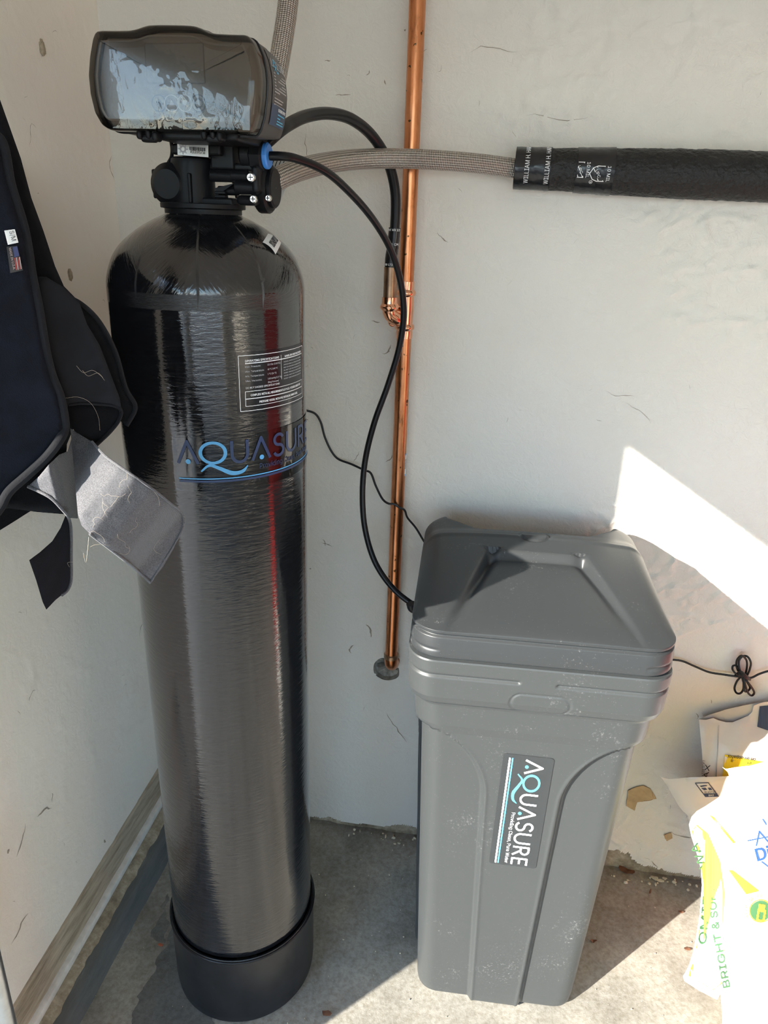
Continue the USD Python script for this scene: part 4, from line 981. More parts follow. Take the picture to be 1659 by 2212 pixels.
# lid
def lid_h(u, v):
    crest = 0.878 - 0.00 * np.abs(u)
    front = crest - 0.030 * ((0.065 - v) / 0.26) - 0.012 * np.clip((0.065 - v) / 0.26, 0, 1) ** 2
    back = crest - 0.004 - 0.03 * np.clip(v - 0.065, 0, 1)
    h = np.where(v < 0.065, front, crest - (crest - back) * ss(0.065, 0.10, v))
    h = h + 0.0018 * np.exp(-((v - 0.060) / 0.004) ** 2)                             # moulded seam along the crest
    h = h - 0.010 * (np.abs(u) / 0.19) ** 3
    wn = 0.072 + 1.0 * np.clip(v - 0.092, 0, 0.06)
    notch = ss(0.092, 0.116, v) * (1 - ss(wn, wn + 0.024, np.abs(u)))                   # low deck between the two rear humps
    h = h * (1 - notch) + 0.812 * notch
    # panel sunk into the front slope, deepest along its upper edge
    top, bot = 0.016, -0.205
    hw = np.interp(v, [bot, top], [0.150, 0.082])
    f = np.clip((v - bot) / (top - bot), 0, 1)
    inside = ss(0.0, 0.010, hw - np.abs(u)) * ss(0.0, 0.012, top - v)
    slot = np.exp(-((hw - 0.010 - np.abs(u)) / 0.010) ** 2) * (v < top + 0.004) * ss(bot, -0.10, v)
    lift = 0.010 * (1 - ss(0, 0.06, hw - np.abs(u))) * 0
    h = h - inside * (0.002 + 0.013 * f ** 1.3) - 0.009 * slot * f ** 0.7 * np.where(u < 0, 1.25, 0.55)
    b = np.hypot((u - 0.0) / 1.0, (v - 0.066) / 0.72)
    h = h + 0.0022 * (1 - ss(0.022, 0.0245, b)) * 1.0 - 0.0012 * np.exp(-((b - 0.026) / 0.0018) ** 2)
    return h
AL = 0.1925
rows = []
qb = rr_ring(1.0, 0.046 / AL); nb = normals2(qb)
sidel = np.where(np.abs(nb[:, 1]) >= np.abs(nb[:, 0]), qb[:, 0], qb[:, 1]) * AL
for z, a in [(0.7835, 0.176), (0.7835, AL - 0.003), (0.7845, AL - 0.0008), (0.787, AL), (0.793, AL), (0.7955, AL), (0.797, AL), (0.7985, AL), (0.8, AL), (0.803, AL - 0.0002), (0.810, AL - 0.0006), (0.8165, AL - 0.001), (0.8185, AL - 0.0016), (0.8198, AL - 0.0042), (0.8212, AL - 0.0046), (0.8226, AL - 0.0040), (0.824, AL - 0.0018), (0.826, AL - 0.0012), (0.829, AL - 0.0012)]:
    cg = 0.0026 * math.exp(-((z - 0.797) / 0.0022) ** 2) * ss(0.145, 0.155, np.abs(sidel))
    q = qb * a - nb * np.asarray(cg)[:, None]
    rows.append(np.column_stack([q, np.full(len(q), z)]))
zedge, ae = 0.829, AL - 0.0012
for t in np.concatenate([1 - np.geomspace(0.002, 0.16, 26), np.linspace(0.825, 0.02, 84), [0.0004]]):
    q = qb * ae * t
    # distance from the rim along the walk inwards
    e = (1 - t) * ae
    f = np.clip(e / 0.034, 0, 1)
    h = lid_h(q[:, 0], q[:, 1])
    z = zedge + (h - zedge) * np.sqrt(np.clip(1 - (1 - f) ** 2, 0, 1))
    low = h < zedge
    z = np.where(low, zedge + (h - zedge) * ss(0, 1, f / 0.5), z)
    rows.append(np.column_stack([q, z]))
obj('lid', grid_mesh(bw(np.array(rows)), wrap=True), lid_plastic, brine, 60)

def bfront(px, py):
    """The ray of a pixel on the sloping front panel."""
    d_ = ray(px, py); d_ = d_ / np.linalg.norm(d_)
    t0, t1 = 0.6, 2.2
    for _ in range(60):
        t = (t0 + t1) / 2; P = CAM + d_ * t; loc = P - BC; v = loc @ BV
        a = np.interp(P[2], za, aa_)
        if v < -a: t0 = t
        else: t1 = t
    return CAM + d_ * t
TLp, TRp, BRp, BLp = [bfront(*q) for q in ((1088, 1626), (1198, 1637), (1156, 1873), (1056, 1863))]
ex = (BLp - TLp); ey = (TRp - TLp); LL, HH = np.linalg.norm(ex), np.linalg.norm(ey); ex = ex / LL; ey = ey - ex * (ey @ ex); ey /= np.linalg.norm(ey)
nz = np.cross(ex, ey)
on = lambda m, x, y, k: place(m, TLp + ex * x + ey * y + nz * (0.0008 + 0.0004 * k), ex, ey, nz)
stk = obj('logo_sticker', on(flat(sbox(0.005, 0.005, LL - 0.005, HH - 0.005).buffer(0.005), 0.0004), 0, 0, 0), sticker_film, brine, False, label='clear wordmark sticker reading downwards')
kx, ky = LL * 0.945 / 7.45, HH * 0.345
tr = lambda g: affinity.affine_transform(g, [kx, 0, 0, ky, LL * 0.035, HH * 0.455])
pieces('letter', tr(WM_DARK), lambda g: on(flat(g, 0.0002), 0, 0, 1.5), white_print, stk)
pieces('letter', tr(WM_LIGHT), lambda g: on(flat(g, 0.0002), 0, 0, 1.5), cyan_print, stk)
obj('tagline', on(text("Providing Clean, Pure Water", HH * 0.075, LL * 0.475), LL * 0.50, HH * 0.325, 1.5), white_print, stk, False)
obj('underline', on(flat(sbox(0, 0, LL * 0.955, HH * 0.040), 0.0002), LL * 0.03, HH * 0.115, 1.5), white_print, stk, False, label='white rule')
obj('underline', on(flat(sbox(0, 0, LL * 0.955, HH * 0.030), 0.0002), LL * 0.03, HH * 0.175, 1.5), blue_print, stk, False, label='blue rule')
# overflow elbow on the near flank
zo = 0.80
e0 = bw(np.array([-0.188, 0.03, 0.735]))
pth = spline([e0 + [0.012, 0, 0], e0 + [-0.004, 0, 0.0], e0 + [-0.013, -0.001, 0.003], e0 + [-0.016, -0.002, 0.012]], 16)
obj('overflow_elbow', tube(pth, 0.0085, 20), tube_black, brine, True, label='black overflow elbow on the flank')

# ------------------------------------------------------------------ pipes, hoses and cords
def pixpath(pts, n=80): return spline([at(a, b, 1, y) for a, b, y in pts], n)
PX, PY = 0.5405, -0.032
drain = thing('copper_pipe', 'copper riser pipe down the back wall into a mortar hole', 'copper pipe', (PX, PY, 0.46))
zy = lambda py, y=PY: at(870, py, 1, y)[2]
RP = 0.0128
pp = [(PX, PY + 0.034, zy(1446) - 0.002), (PX, PY + 0.018, zy(1446) - 0.001), (PX, PY + 0.004, zy(1436)), (PX, PY, zy(1415)), (PX, PY, zy(1300)), (PX, PY, 2.0)]
zt1, zt0 = zy(615), zy(720)
low = spline(pp[:4], 20)
obj('riser', cat_(tube(low, RP * 1.12, 28), seg((PX, PY, zy(1416)), (PX, PY, zt0 - 0.006), RP, 36), seg((PX, PY, zt1 + 0.004), (PX, PY, 2.4), RP, 36)), copper, drain, 40)
def ringed(z0, z1, r):
    L = z1 - z0
    return lathe([(r * .9, z0), (r * 1.10, z0), (r * 1.12, z0 + L * .10), (r * 1.10, z0 + L * .14), (r * 1.32, z0 + L * .17), (r * 1.36, z0 + L * .20), (r * 1.30, z0 + L * .235), (r * 1.10, z0 + L * .26), (r * 1.14, z0 + L * .5), (r * 1.10, z0 + L * .74), (r * 1.30, z0 + L * .765), (r * 1.36, z0 + L * .80),
                  (r * 1.32, z0 + L * .83), (r * 1.10, z0 + L * .86), (r * 1.12, z0 + L * .9), (r * 1.10, z1), (r * .9, z1)], (PX, PY), 40)
obj('tee_fitting', ringed(zt0 - 0.008, zt1 + 0.006, RP), bright_copper, drain, 40, label='bright press-fit copper tee')
obj('solder_band', lathe([(RP, zy(1424)), (RP * 1.2, zy(1423)), (RP * 1.2, zy(1416)), (RP, zy(1414))], (PX, PY), 36), aged_copper, drain, 40)
# branch: socket out of the tee, elbow, short aged stub
zc = zy(674)
sb = at(843, 600, 1, -0.075)
xs0, ys0 = sb[0], -0.075
tee_ax = np.array([xs0 + 0.004 - PX, ys0 + 0.012 - PY, 0]); tee_ax /= np.linalg.norm(tee_ax)
ctr = np.array([PX, PY, zc - 0.004])
bend_z = at(838, 707, 1, ys0)[2] + 0.010
pth = spline([ctr, ctr + tee_ax * 0.018, ctr + tee_ax * 0.030 + [0, 0, -0.003], np.array([xs0 + 0.012, ys0 + 0.012, bend_z + 0.002]), np.array([xs0 + 0.001, ys0 + 0.001, bend_z + 0.012]), np.array([xs0, ys0, bend_z + 0.032])], 50)
obj('elbow_fitting', tube(pth, 0.0112, 28), bright_copper, drain, True, label='bright copper elbow below the stub')
def ring_about(P, ax, R, r):
    ax = np.array(ax, float) / np.linalg.norm(ax); a = np.cross(ax, [0, 0, 1.0]) if abs(ax[2]) < .9 else np.cross(ax, [1.0, 0, 0]); a /= np.linalg.norm(a); b = np.cross(ax, a)
    return tube(np.array([np.array(P) + R * (math.cos(t) * a + math.sin(t) * b) for t in np.linspace(0, 2 * math.pi, 49)]), r, 12)
beads = [ring_about(ctr + tee_ax * 0.017, tee_ax, 0.0135, 0.0030), ring_about(pth[22], pth[23] - pth[21], 0.0125, 0.0028)]
obj('press_bead', cat_(*beads), bright_copper, drain, True)
zs1 = at(838, 655, 1, ys0)[2]
obj('press_collar', lathe([(0.0105, zs1 - 0.012), (0.0125, zs1 - 0.012), (0.0158, zs1 - 0.008), (0.0160, zs1 - 0.005), (0.0140, zs1 - 0.0015), (0.0130, zs1), (0.0130, zs1 + 0.010), (0.0108, zs1 + 0.010)], (xs0, ys0), 40), bright_copper, drain, 40)
zst = at(843, 577, 1, ys0)[2]
obj('stub_pipe', seg((xs0, ys0, bend_z + 0.030), (xs0, ys0, zst), 0.0108, 30), aged_copper, drain, 40, label='short dull copper stub')
q0_, q1_ = at(869, 978, 1, PY), at(869, 1026, 1, PY)
pl = []
for a in np.linspace(-0.42, 0.25, 7): pl.append([PX + (RP + .0004) * math.cos(a), PY + (RP + .0004) * math.sin(a) ])
pl = np.array(pl)
def pipe_label(z0, z1, m, nm, lift, **k):
    V = np.array([np.column_stack([PX + (pl[:, 0] - PX) * lift, PY + (pl[:, 1] - PY) * lift, np.full(7, z)]) for z in (z0, z1)]); return obj(nm, grid_mesh(V), m, k.pop('parent', drain), False, **k)
pipe_label(q1_[2], q0_[2], white_paper, 'pipe_sticker', 1.0, label='small white barcode sticker wrapped on the riser')
sp = '/World/copper_pipe/pipe_sticker'
pipe_label(q0_[2] - 0.003, q0_[2], blue_print, 'blue_band', 1.01, parent=sp); pipe_label(q1_[2], q1_[2] + 0.003, blue_print, 'blue_band', 1.01, parent=sp)
for k in range(9): pipe_label(q1_[2] + 0.014 + 0.0022 * k, q1_[2] + 0.0150 + 0.0022 * k, black_print, 'barcode_bar', 1.012, parent=sp)

# drain tube
dt = thing('drain_tube', 'thick black drain tube arching from the softener head to the copper stub', 'tube', at(700, 245, 1, -0.22))
dp_ = [(560, 322, -0.352), (597, 288, -0.350), (625, 268, -0.32), (662, 251, -0.275), (710, 245, -0.225), (760, 258, -0.175), (805, 295, -0.13), (838, 350, -0.100), (853, 410, -0.084), (854, 470, -0.078), (849, 530, -0.076)]
path = spline([at(a, b, 1, y) for a, b, y in dp_] + [np.array([xs0, ys0, zst + 0.012]), np.array([xs0, ys0, zst - 0.006])], 110)
obj('hose', tube(path, 0.0080, 20), tube_black, dt, True)
ip = np.argmin(np.abs(path[:, 2] - at(852, 490, 1, -0.077)[2]) + (np.arange(len(path)) < 60) * 9)
obj('sleeve', tube(path[ip:-2], 0.0098, 20), tape, dt, True, label='black taped sleeve on the tube end')
for s_, (px_, py_), t_ in ((0, (850, 498), "HT WR 1/2"), (1, (846, 531), "M.S CN"), (2, (842, 574), "00 173 02")):
    P = path[np.argmin(np.abs(path[:, 2] - at(px_, py_, 1, -0.076)[2]) + (np.arange(len(path)) < 60) * 9)]
    m = text(t_, 0.0032, 0.020); v = m.vertices; a_ = -math.pi / 2 - 0.9 + v[:, 0] / 0.0100
    m.vertices = np.column_stack([P[0] + (0.0101 + v[:, 2]) * np.cos(a_), P[1] + (0.0101 + v[:, 2]) * np.sin(a_), P[2] + v[:, 1]])
    obj('printed_text', m, white_print, dt, False)

# brine tube
bt = pixpath([(640, 343, -0.362), (700, 368, -0.325), (760, 420, -0.27), (810, 480, -0.215), (845, 542, -0.17), (866, 612, -0.14), (872, 680, -0.125), (862, 752, -0.12), (838, 832, -0.12), (808, 915, -0.125), (788, 1000, -0.13), (783, 1080, -0.14), (790, 1150, -0.15), (812, 1218, -0.16), (850, 1272, -0.175)], 10)
bpts = [BRINE_IN + [-0.004, 0, 0], BRINE_IN + [0.02, 0.004, 0.0]] + [at(a, b, 1, y) for a, b, y in [(640, 343, -0.362), (700, 368, -0.325), (760, 420, -0.27), (810, 480, -0.215), (845, 542, -0.17), (866, 612, -0.14), (872, 680, -0.125), (862, 752, -0.12), (838, 832, -0.12), (808, 915, -0.125), (788, 1000, -0.13), (783, 1080, -0.14), (790, 1150, -0.15), (812, 1218, -0.16), (850, 1272, -0.175), (888, 1303, -0.185), (915, 1318, -0.19)]]
obj('brine_tube', tube(spline(bpts, 140), 0.0052, 18), tube_black, '/World', True, label='thin black tube curving from the blue fitting down to the brine tank', cat='tube')

# braided hoses
def hose(name, pts, label, r=0.0142):
    m, uv = tube(pixpath(pts, 90), r, 36, uv=True)
    obj(name, m, braid, '/World', uv=uv, label=label, cat='hose')
hose('braided_hose', [(560, 405, -0.345), (583, 394, -0.335), (640, 369, -0.285), (720, 350, -0.20), (800, 343, -0.135), (880, 343, -0.095), (960, 347, -0.078), (1040, 354, -0.062), (1118, 364, -0.050), (1145, 366, -0.046)], 'steel braided hose running from the valve into the black foam sleeve')
hose('braided_hose', [(555, 340, -0.30), (574, 265, -0.26), (592, 190, -0.215), (606, 115, -0.185), (618, 40, -0.165), (627, -40, -0.15), (634, -130, -0.14), (640, -320, -0.12), (646, -600, -0.10)], 'steel braided hose rising behind the control head')
tg = [at(a, b, 1, -0.235) for a, b in ((588, 322), (640, 352), (601, 447), (580, 432))]
nrm_ = np.cross(tg[1] - tg[0], tg[3] - tg[0]); nrm_ /= np.linalg.norm(nrm_)
if nrm_[1] > 0: nrm_ = -nrm_
tag = thing('paper_tag', 'white printed paper tag hanging behind the braided hose at the valve', 'tag', tg[0])
pg = Polygon([(q[0], q[2]) for q in tg]).buffer(-0.003).buffer(0.003)
mt = flat(pg, 0.0005); vv = mt.vertices; mt.vertices = np.column_stack([vv[:, 0], -0.235 + 0 * vv[:, 0] + vv[:, 2], vv[:, 1]])
obj('card', mt, white_paper, tag, False)
exq = (tg[2] - tg[1]); Lq = np.linalg.norm(exq); exq /= Lq; eyq = np.array([exq[2], 0, -exq[0]]); eyq = -eyq
eyq = (tg[1] - tg[0]) - exq * ((tg[1] - tg[0]) @ exq); Hq = np.linalg.norm(eyq); eyq /= Hq
lines = [place(flat(sbox(0, 0, Lq * l, 0.0010), 0.0002), tg[0] + [0, -0.0006, 0] + exq * Lq * 0.08 + eyq * Hq * f, exq, eyq, (0, -1, 0)) for f, l in ((.2, .8), (.32, .7), (.44, .8), (.56, .75), (.68, .8), (.8, .5))]
obj('fine_print', cat_(*lines), black_print, tag, False)

# foam sleeve on the pipe, with tape
fa_, fb_ = at(1112, 363.5, 1, -0.040), at(1800, 388, 1, -0.044)
fb_ = fa_ + (fb_ - fa_) * 3.4
FL = np.linalg.norm(fb_ - fa_)
frad = lambda d_: 0.0295 + 0.0055 * ss(0.0, 0.28, np.asarray(d_, float))
fs = thing('foam_pipe_sleeve', 'black foam insulation sleeve on the wall pipe bound with tape', 'pipe insulation', fa_)
n = 560; tt = np.linspace(0, 1, n); ax = fa_[None] + (fb_ - fa_)[None] * tt[:, None]
rad_ = frad(tt * FL)
m = tube(ax, rad_, 72)
v = m.vertices; cidx = np.clip(((v[:, 0] - fa_[0]) / (fb_[0] - fa_[0]) * (n - 1)).round().astype(int), 0, n - 1)
dv = v - ax[cidx]; ln = np.linalg.norm(dv, axis=1, keepdims=True) + 1e-9
v = v + dv / ln * (0.0030 * (meshkit.fbm(v * np.array([120, 190, 190]), 3, 51) - 0.5))[:, None]
m.vertices = v
obj('foam', m, foam, fs, True)
def band(px0, px1, name, extra, seed):
    f0, f1 = [(at(p, 370, 1, -0.04)[0] - fa_[0]) / (fb_[0] - fa_[0]) for p in (px0, px1)]
    t2 = np.linspace(f0, f1, 50); r2 = frad(t2 * FL) + extra
    A_ = fa_[None] + (fb_ - fa_)[None] * t2[:, None]
    mm_ = tube(A_, r2, 72); vv = mm_.vertices
    k_ = np.clip(((vv[:, 0] - A_[0, 0]) / (A_[-1, 0] - A_[0, 0]) * 49).round().astype(int), 0, 49)
    dd = vv - A_[k_]; l_ = np.linalg.norm(dd, axis=1, keepdims=True) + 1e-9
    vv = vv + dd / l_ * (0.0014 * (meshkit.fbm(vv * np.array([130, 60, 60]), 2, seed) - 0.4))[:, None]
    mm_.vertices = vv
    return obj(name, mm_, tape, fs, True, label='glossy black printed tape')
t1 = band(1112, 1188, 'tape_band', 0.0012, 61); t2_ = band(1243, 1323, 'tape_band', 0.0016, 62)
fdir = (fb_ - fa_) / np.linalg.norm(fb_ - fa_); fup = np.cross(fdir, [0, 1.0, 0]); fup /= np.linalg.norm(fup); fout = np.array([0, -1.0, 0]) 
def foam_text(m, px, a0, extra=0.0022):
    """Lettering that climbs round the sleeve: its x runs up round the front, its top towards the hose."""
    m = to_tm(m); f = (at(px, 370, 1, -0.04)[0] - fa_[0]); v = m.vertices
    r = frad(f) + extra
    up = fup if fup[2] > 0 else -fup
    ang_ = a0 + v[:, 0] / r; rr_ = r + v[:, 2]
    P = fa_[None] + fdir[None] * (f - v[:, 1])[:, None] + (rr_ * np.cos(ang_))[:, None] * fout + (rr_ * np.sin(ang_))[:, None] * up
    m.vertices = P; return m
obj('printed_text', foam_text(text("WILLIAM H. HAR", 0.0068, 0.062), 1142, -0.75), white_print, t1, False)
obj('printed_text', foam_text(text("WILLIAM H. HAR", 0.0068, 0.062), 1185, -0.75), white_print, t1, False)
def shield(s):
    P = Polygon([(-1, .9), (1, .9), (1, -.1), (.75, -.7), (0, -1.15), (-.75, -.7), (-1, -.1)])
    g = P.difference(P.buffer(-.10)); bar_ = affinity.rotate(sbox(-1.6, -.30, 1.6, .30), 28, origin=(0, 0)); bl_ = bar_.difference(bar_.buffer(-.09)).intersection(P)
    return affinity.scale(union_all([g, bl_]), s, s, origin=(0, 0))
flip = lambda m: (m.apply_transform(trimesh.transformations.rotation_matrix(math.pi, [0, 0, 1])), m)[1]
for px_, a_ in ((1288, -0.16), (1244, -0.02)):
    cut_ = sbox(-1, -1 if px_ > 1260 else 0.0006, 1, 1)
    pieces('emblem', shield(0.0112).intersection(cut_), lambda g: foam_text(flip(flat(g, 0.0002)), px_, a_), white_print, t2_)
    uq = text("UPC", 0.0044, 0.0115); uq.apply_translation([-0.00575, -0.0022, 0]); uq.apply_transform(trimesh.transformations.rotation_matrix(math.radians(28), [0, 0, 1])); obj('printed_text', foam_text(flip(uq), px_ if px_ > 1260 else px_ + 6, a_), white_print, t2_, False)
    q_ = text("10 MIL", 0.0050, 0.022); q_.apply_translation([-0.011, 0, 0]); obj('printed_text', foam_text(flip(q_), px_ + 19, a_), white_print, t2_, False)
rg = cat_(text("R", 0.0024), flat(Point(0.0009, 0.0012).buffer(0.0026).difference(Point(0.0009, 0.0012).buffer(0.0021)), 0.0002)); obj('printed_text', foam_text(rg, 1277, -0.55), white_print, t2_, False)

# power cord along the wall, tied up in a bundle beyond the brine tank
pc = thing('power_cord', 'thin black power cord wandering along the wall with a tied bundle', 'cord', at(800, 1022, 1, -0.014))
cp = [(630, 878, -0.03), (655, 885, -0.02), (680, 893, -0.014), (692, 910, -0.014), (702, 945, -0.013), (718, 978, -0.013), (730, 991, -0.014), (760, 1003, -0.02), (788, 1016, -0.03), (800, 1021, -0.034), (812, 1050, -0.038), (828, 1080, -0.046), (840, 1088, -0.050), (852, 1089, -0.050), (862, 1096, -0.049), (873, 1101, -0.045), (880, 1118, -0.03), (898, 1140, -0.018), (915, 1168, -0.014), (935, 1200, -0.014), (1000, 1300, -0.014), (1150, 1420, -0.014), (1330, 1424, -0.013), (1430, 1425, -0.013), (1470, 1427, -0.013), (1500, 1439, -0.013), (1532, 1452, -0.014), (1562, 1457, -0.016), (1590, 1461, -0.02), (1606, 1462, -0.022)]
obj('cord', tube(spline([(0.345, -0.352, 1.452), (0.335, -0.300, 1.425), (0.325, -0.232, 1.34), (0.330, -0.205, 1.20), (0.345, -0.150, 1.08)] + [at(a, b, 1, y) for a, b, y in cp[1:]], 260), 0.0021, 10), cord_black, pc, True)
obj('cord', tube(pixpath([(1606, 1462, -0.022), (1622, 1464, -0.02), (1640, 1456, -0.016), (1662, 1449, -0.014), (1720, 1440, -0.013)], 40), 0.0021, 10), cord_black, pc, True)
K3 = 359 / 1659.0
e3 = lambda a, b, y: (1300 + a * K3, 1380 + b * K3, y)
for L in ([(1405, 375), (1352, 300), (1350, 210), (1395, 168), (1440, 205), (1448, 290), (1425, 380)], [(1415, 380), (1375, 300), (1372, 215), (1410, 172), (1455, 178), (1486, 230), (1475, 310), (1440, 385)], [(1395, 375), (1335, 345), (1305, 305), (1310, 270), (1340, 266), (1368, 300), (1390, 350), (1410, 380)],
          [(1385, 380), (1345, 430), (1325, 500), (1345, 540), (1380, 545), (1410, 510), (1415, 440), (1405, 375)], [(1420, 385), (1455, 430), (1500, 490), (1520, 545), (1500, 566), (1465, 545), (1435, 470), (1415, 390)], [(1400, 385), (1418, 450), (1425, 520), (1450, 525), (1480, 490), (1450, 430), (1430, 385)]):
    yy = [-0.020 - 0.006 * math.sin(k * 1.3 + L[0][0]) for k in range(len(L))]
    obj('cord_loop', tube(pixpath([e3(a, b, y) for (a, b), y in zip(L, yy)], 60), 0.0020, 10), cord_black, pc, True)
obj('tie_wrap', cat_(*[tube(pixpath([e3(1340 + d_, 365 + d_ * .3, -0.018), e3(1390, 335 + d_, -0.033), e3(1440, 375 + d_, -0.033), e3(1480, 400 + d_ * .4, -0.018)], 24), 0.0020, 8) for d_ in (-8, 6, 20)]), cord_black, pc, True)

# ------------------------------------------------------------------ vest hanging on the side wall
from scipy.interpolate import LinearNDInterpolator
def printed(layer, geom, lift=0.0012, strip=6.0):
    """Shapely print in photograph pixels laid on the front of a traced shape."""
    pts, dist = layer
    f = LinearNDInterpolator(pts, dist)
    m = flat(segmentize(geom, strip) if strip else geom, 0.001, strip); v = m.vertices
    t = f(v[:, 0], v[:, 1]); t = np.where(np.isnan(t), np.nanmean(t), t)
    dr = np.array([ray(*q[:2]) for q in v]); dr /= np.linalg.norm(dr, axis=1, keepdims=True)
    m.vertices = CAM + dr * (t - lift - 0.0003 * (v[:, 2] > 0.0005))[:, None]
    m.invert()
    return m
def pxtext(s, h, ox, oy, deg, width=None, bold=False):
    """Lettering as a polygon in pixels: starts at (ox, oy), runs at deg (0 right, 90 up)."""
    m = meshkit.text_mesh(s, h, 1.0, bold); m = trimesh.Trimesh(m.vertices, m.faces)
    top = m.faces[(m.face_normals[:, 2] > 0.9)]
    g = union_all([Polygon(m.vertices[t][:, :2]).buffer(0.02 * h / 10) for t in top])
    x0, _, x1, _ = g.bounds
    k = (width / (x1 - x0)) if width else 1.0
    c_, s_ = math.cos(math.radians(deg)), math.sin(math.radians(deg))
    return affinity.affine_transform(affinity.translate(g, -x0, 0), [k * c_, -s_, -k * s_, -c_, ox, oy])

vest = thing('vest', 'navy and black padded vest hanging on the side wall with loose straps', 'vest', at(60, 700, 1, -0.70))
def hang(c, lo=-0.80):
    """The vest hangs edge-on to the sun, along the wall's corner: depth where a pixel's ray meets that slanted plane."""
    def f(x, y):
        d_ = ray(x, y); t_ = (c + 1.034 * CAM[0] - CAM[1]) / (d_[1] - 1.034 * d_[0])
        return float(max(CAM[1] + d_[1] * t_, lo))
    return f
fd, bd = hang(-0.970), hang(-0.925)
obj('back_panel', traced([(-430, 560), (-200, 400), (-60, 270), (-12, 206), (0, 215), (45, 342), (68, 428), (94, 499), (119, 575), (138, 618), (175, 656), (210, 689), (248, 757), (273, 841), (292, 875), (291, 888), (273, 920), (255, 905), (238, 872), (190, 860), (150, 880), (142, 1000), (141, 1111), (80, 1106), (21, 1098), (-60, 1108), (-430, 1100)], bd, 0.016, 9, 14, 0.003, 30, 1), black_felt, vest, 50)
rp_ = [at(a - 32, b, 0, 0.035)[1:] for a, b in [(30, 330), (68, 428), (94, 499), (119, 575), (150, 640), (190, 700), (230, 760), (255, 840), (225, 895), (185, 925), (150, 1000), (130, 1080)]]
rp_ = Polygon([tuple(q) for q in rp_] + [(-0.80, rp_[-1][1]), (-0.80, rp_[0][1] - 0.03), (rp_[0][0] - 0.05, rp_[0][1])]).buffer(0)
m = flat(Polygon(segmentize(rp_.exterior, 0.02).coords), 0.03); vv = m.vertices; m.vertices = np.column_stack([0.008 + vv[:, 2] + 0.006 * meshkit.fbm(np.column_stack([vv[:, :2] * 12, 0 * vv[:, 0]]), 2, 9), vv[:, 0], vv[:, 1]])
obj('rear_panel', m, black_felt, vest, 40)
bz = [(145, 640), (175, 656), (210, 689), (248, 757), (273, 841), (292, 875), (291, 888), (273, 920)]
obj('edge_binding', tube(spline([at(a, b, 1, bd(a, b) - 0.006) for a, b in bz], 50), 0.0024, 10), trim_fabric, vest, True)
bl_ = hang(-0.952)
obj('belt', traced([(75, 597), (100, 598), (137, 620), (172, 655), (188, 700), (215, 745), (236, 800), (258, 858), (262, 880), (240, 872), (205, 868), (170, 868), (148, 872), (141, 900), (131, 852), (115, 812), (97, 750), (80, 650)], bl_, 0.006, 8, 8, 0.003, 25, 2), trim_fabric, vest, 50, label='wide dark elastic belt folded back')
obj('belt_loop', traced([(146, 874), (176, 872), (214, 874), (246, 878), (262, 884), (258, 905), (240, 930), (222, 948), (205, 962), (186, 950), (160, 930), (146, 905)], hang(-0.938), 0.004, 7, 7, 0.002, 30, 3), black_felt, vest, 50)
lp = [(148, 873), (176, 870), (214, 872), (246, 876), (261, 886), (258, 905), (240, 930), (207, 962)]
obj('edge_binding', tube(spline([at(a, b, 1, bl_(a, b) + 0.006) for a, b in lp], 50), 0.0021, 10), trim_fabric, vest, True)
obj('front_panel', traced([(-130, 330), (-40, 285), (-8, 285), (0, 300), (25, 400), (52, 486), (61, 529), (71, 595), (84, 656), (101, 757), (115, 812), (131, 852), (142, 907), (142, 928), (126, 959), (100, 991), (21, 1064), (0, 1108), (-40, 1128), (-130, 1128)], fd, 0.020, 8, 22, 0.004, 22, 4), navy_fabric, vest, 50)
fl = LAST
ed = [(-40, 290), (0, 298), (25, 398), (52, 486), (61, 529), (71, 595), (84, 656), (101, 757), (115, 812), (131, 852), (142, 907), (142, 928), (126, 959), (100, 991), (60, 1028), (21, 1064), (4, 1095), (-20, 1125)]
obj('piping', tube(spline([at(a - 3, b, 1, fd(a, b) - (0.004 if b < 950 else 0.012)) for a, b in ed], 120), 0.0047, 14), trim_fabric, vest, True)
wide = lambda x, y: hang(float(np.interp(0.78 * (x - 199) + 0.62 * (y - 954), [-40, 0, 25, 45, 80, 120, 165, 210, 250], [-0.935, -0.957, -0.985, -1.016, -1.038, -1.053, -1.054, -1.030, -0.985])))(x, y)
ws = obj('strap', traced([(152, 925), (175, 940), (199, 954), (231, 988), (280, 1022), (333, 1059), (365, 1085), (393, 1109), (397, 1125), (390, 1150), (375, 1185), (352, 1225), (325, 1258), (300, 1236), (260, 1203), (194, 1153), (176, 1135), (168, 1110), (162, 1040)], wide, 0.0026, 7, 4, 0.0012, 40, 5), elastic, vest, 50, label='wide elastic strap end caught by the sun')
thinf = lambda x, y: hang(float(np.interp(x + 0.25 * (1030 - y), [55, 85, 112, 132, 150, 175], [-0.982, -0.998, -1.012, -0.992, -0.956, -0.915])))(x, y)
obj('strap', traced([(60, 1051), (85, 1028), (105, 1004), (128, 982), (146, 975), (158, 935), (170, 950), (169, 1010), (168, 1120), (150, 1119), (134, 1100), (110, 1076), (85, 1062)], thinf, 0.0026, 6, 4, 0.0008, 40, 6), elastic, vest, 50)
thin2 = lambda x, y: float(np.interp(x, [55, 100, 155], [-0.765, -0.730, -0.682]))
obj('strap', traced([(142, 1112), (149, 1121), (153, 1140), (154, 1200), (153, 1258), (146, 1275), (120, 1296), (100, 1317), (92, 1300), (78, 1253), (63, 1210), (86, 1193), (113, 1169), (131, 1140)], thin2, 0.0030, 6, 4, 0.0008, 40, 7), navy_fabric, vest, 50, label='narrow strap end hanging lowest')
ed2 = [(60, 1051), (85, 1062), (110, 1076), (134, 1100), (149, 1121), (153, 1140), (154, 1200), (153, 1258), (146, 1275), (134, 1286)]
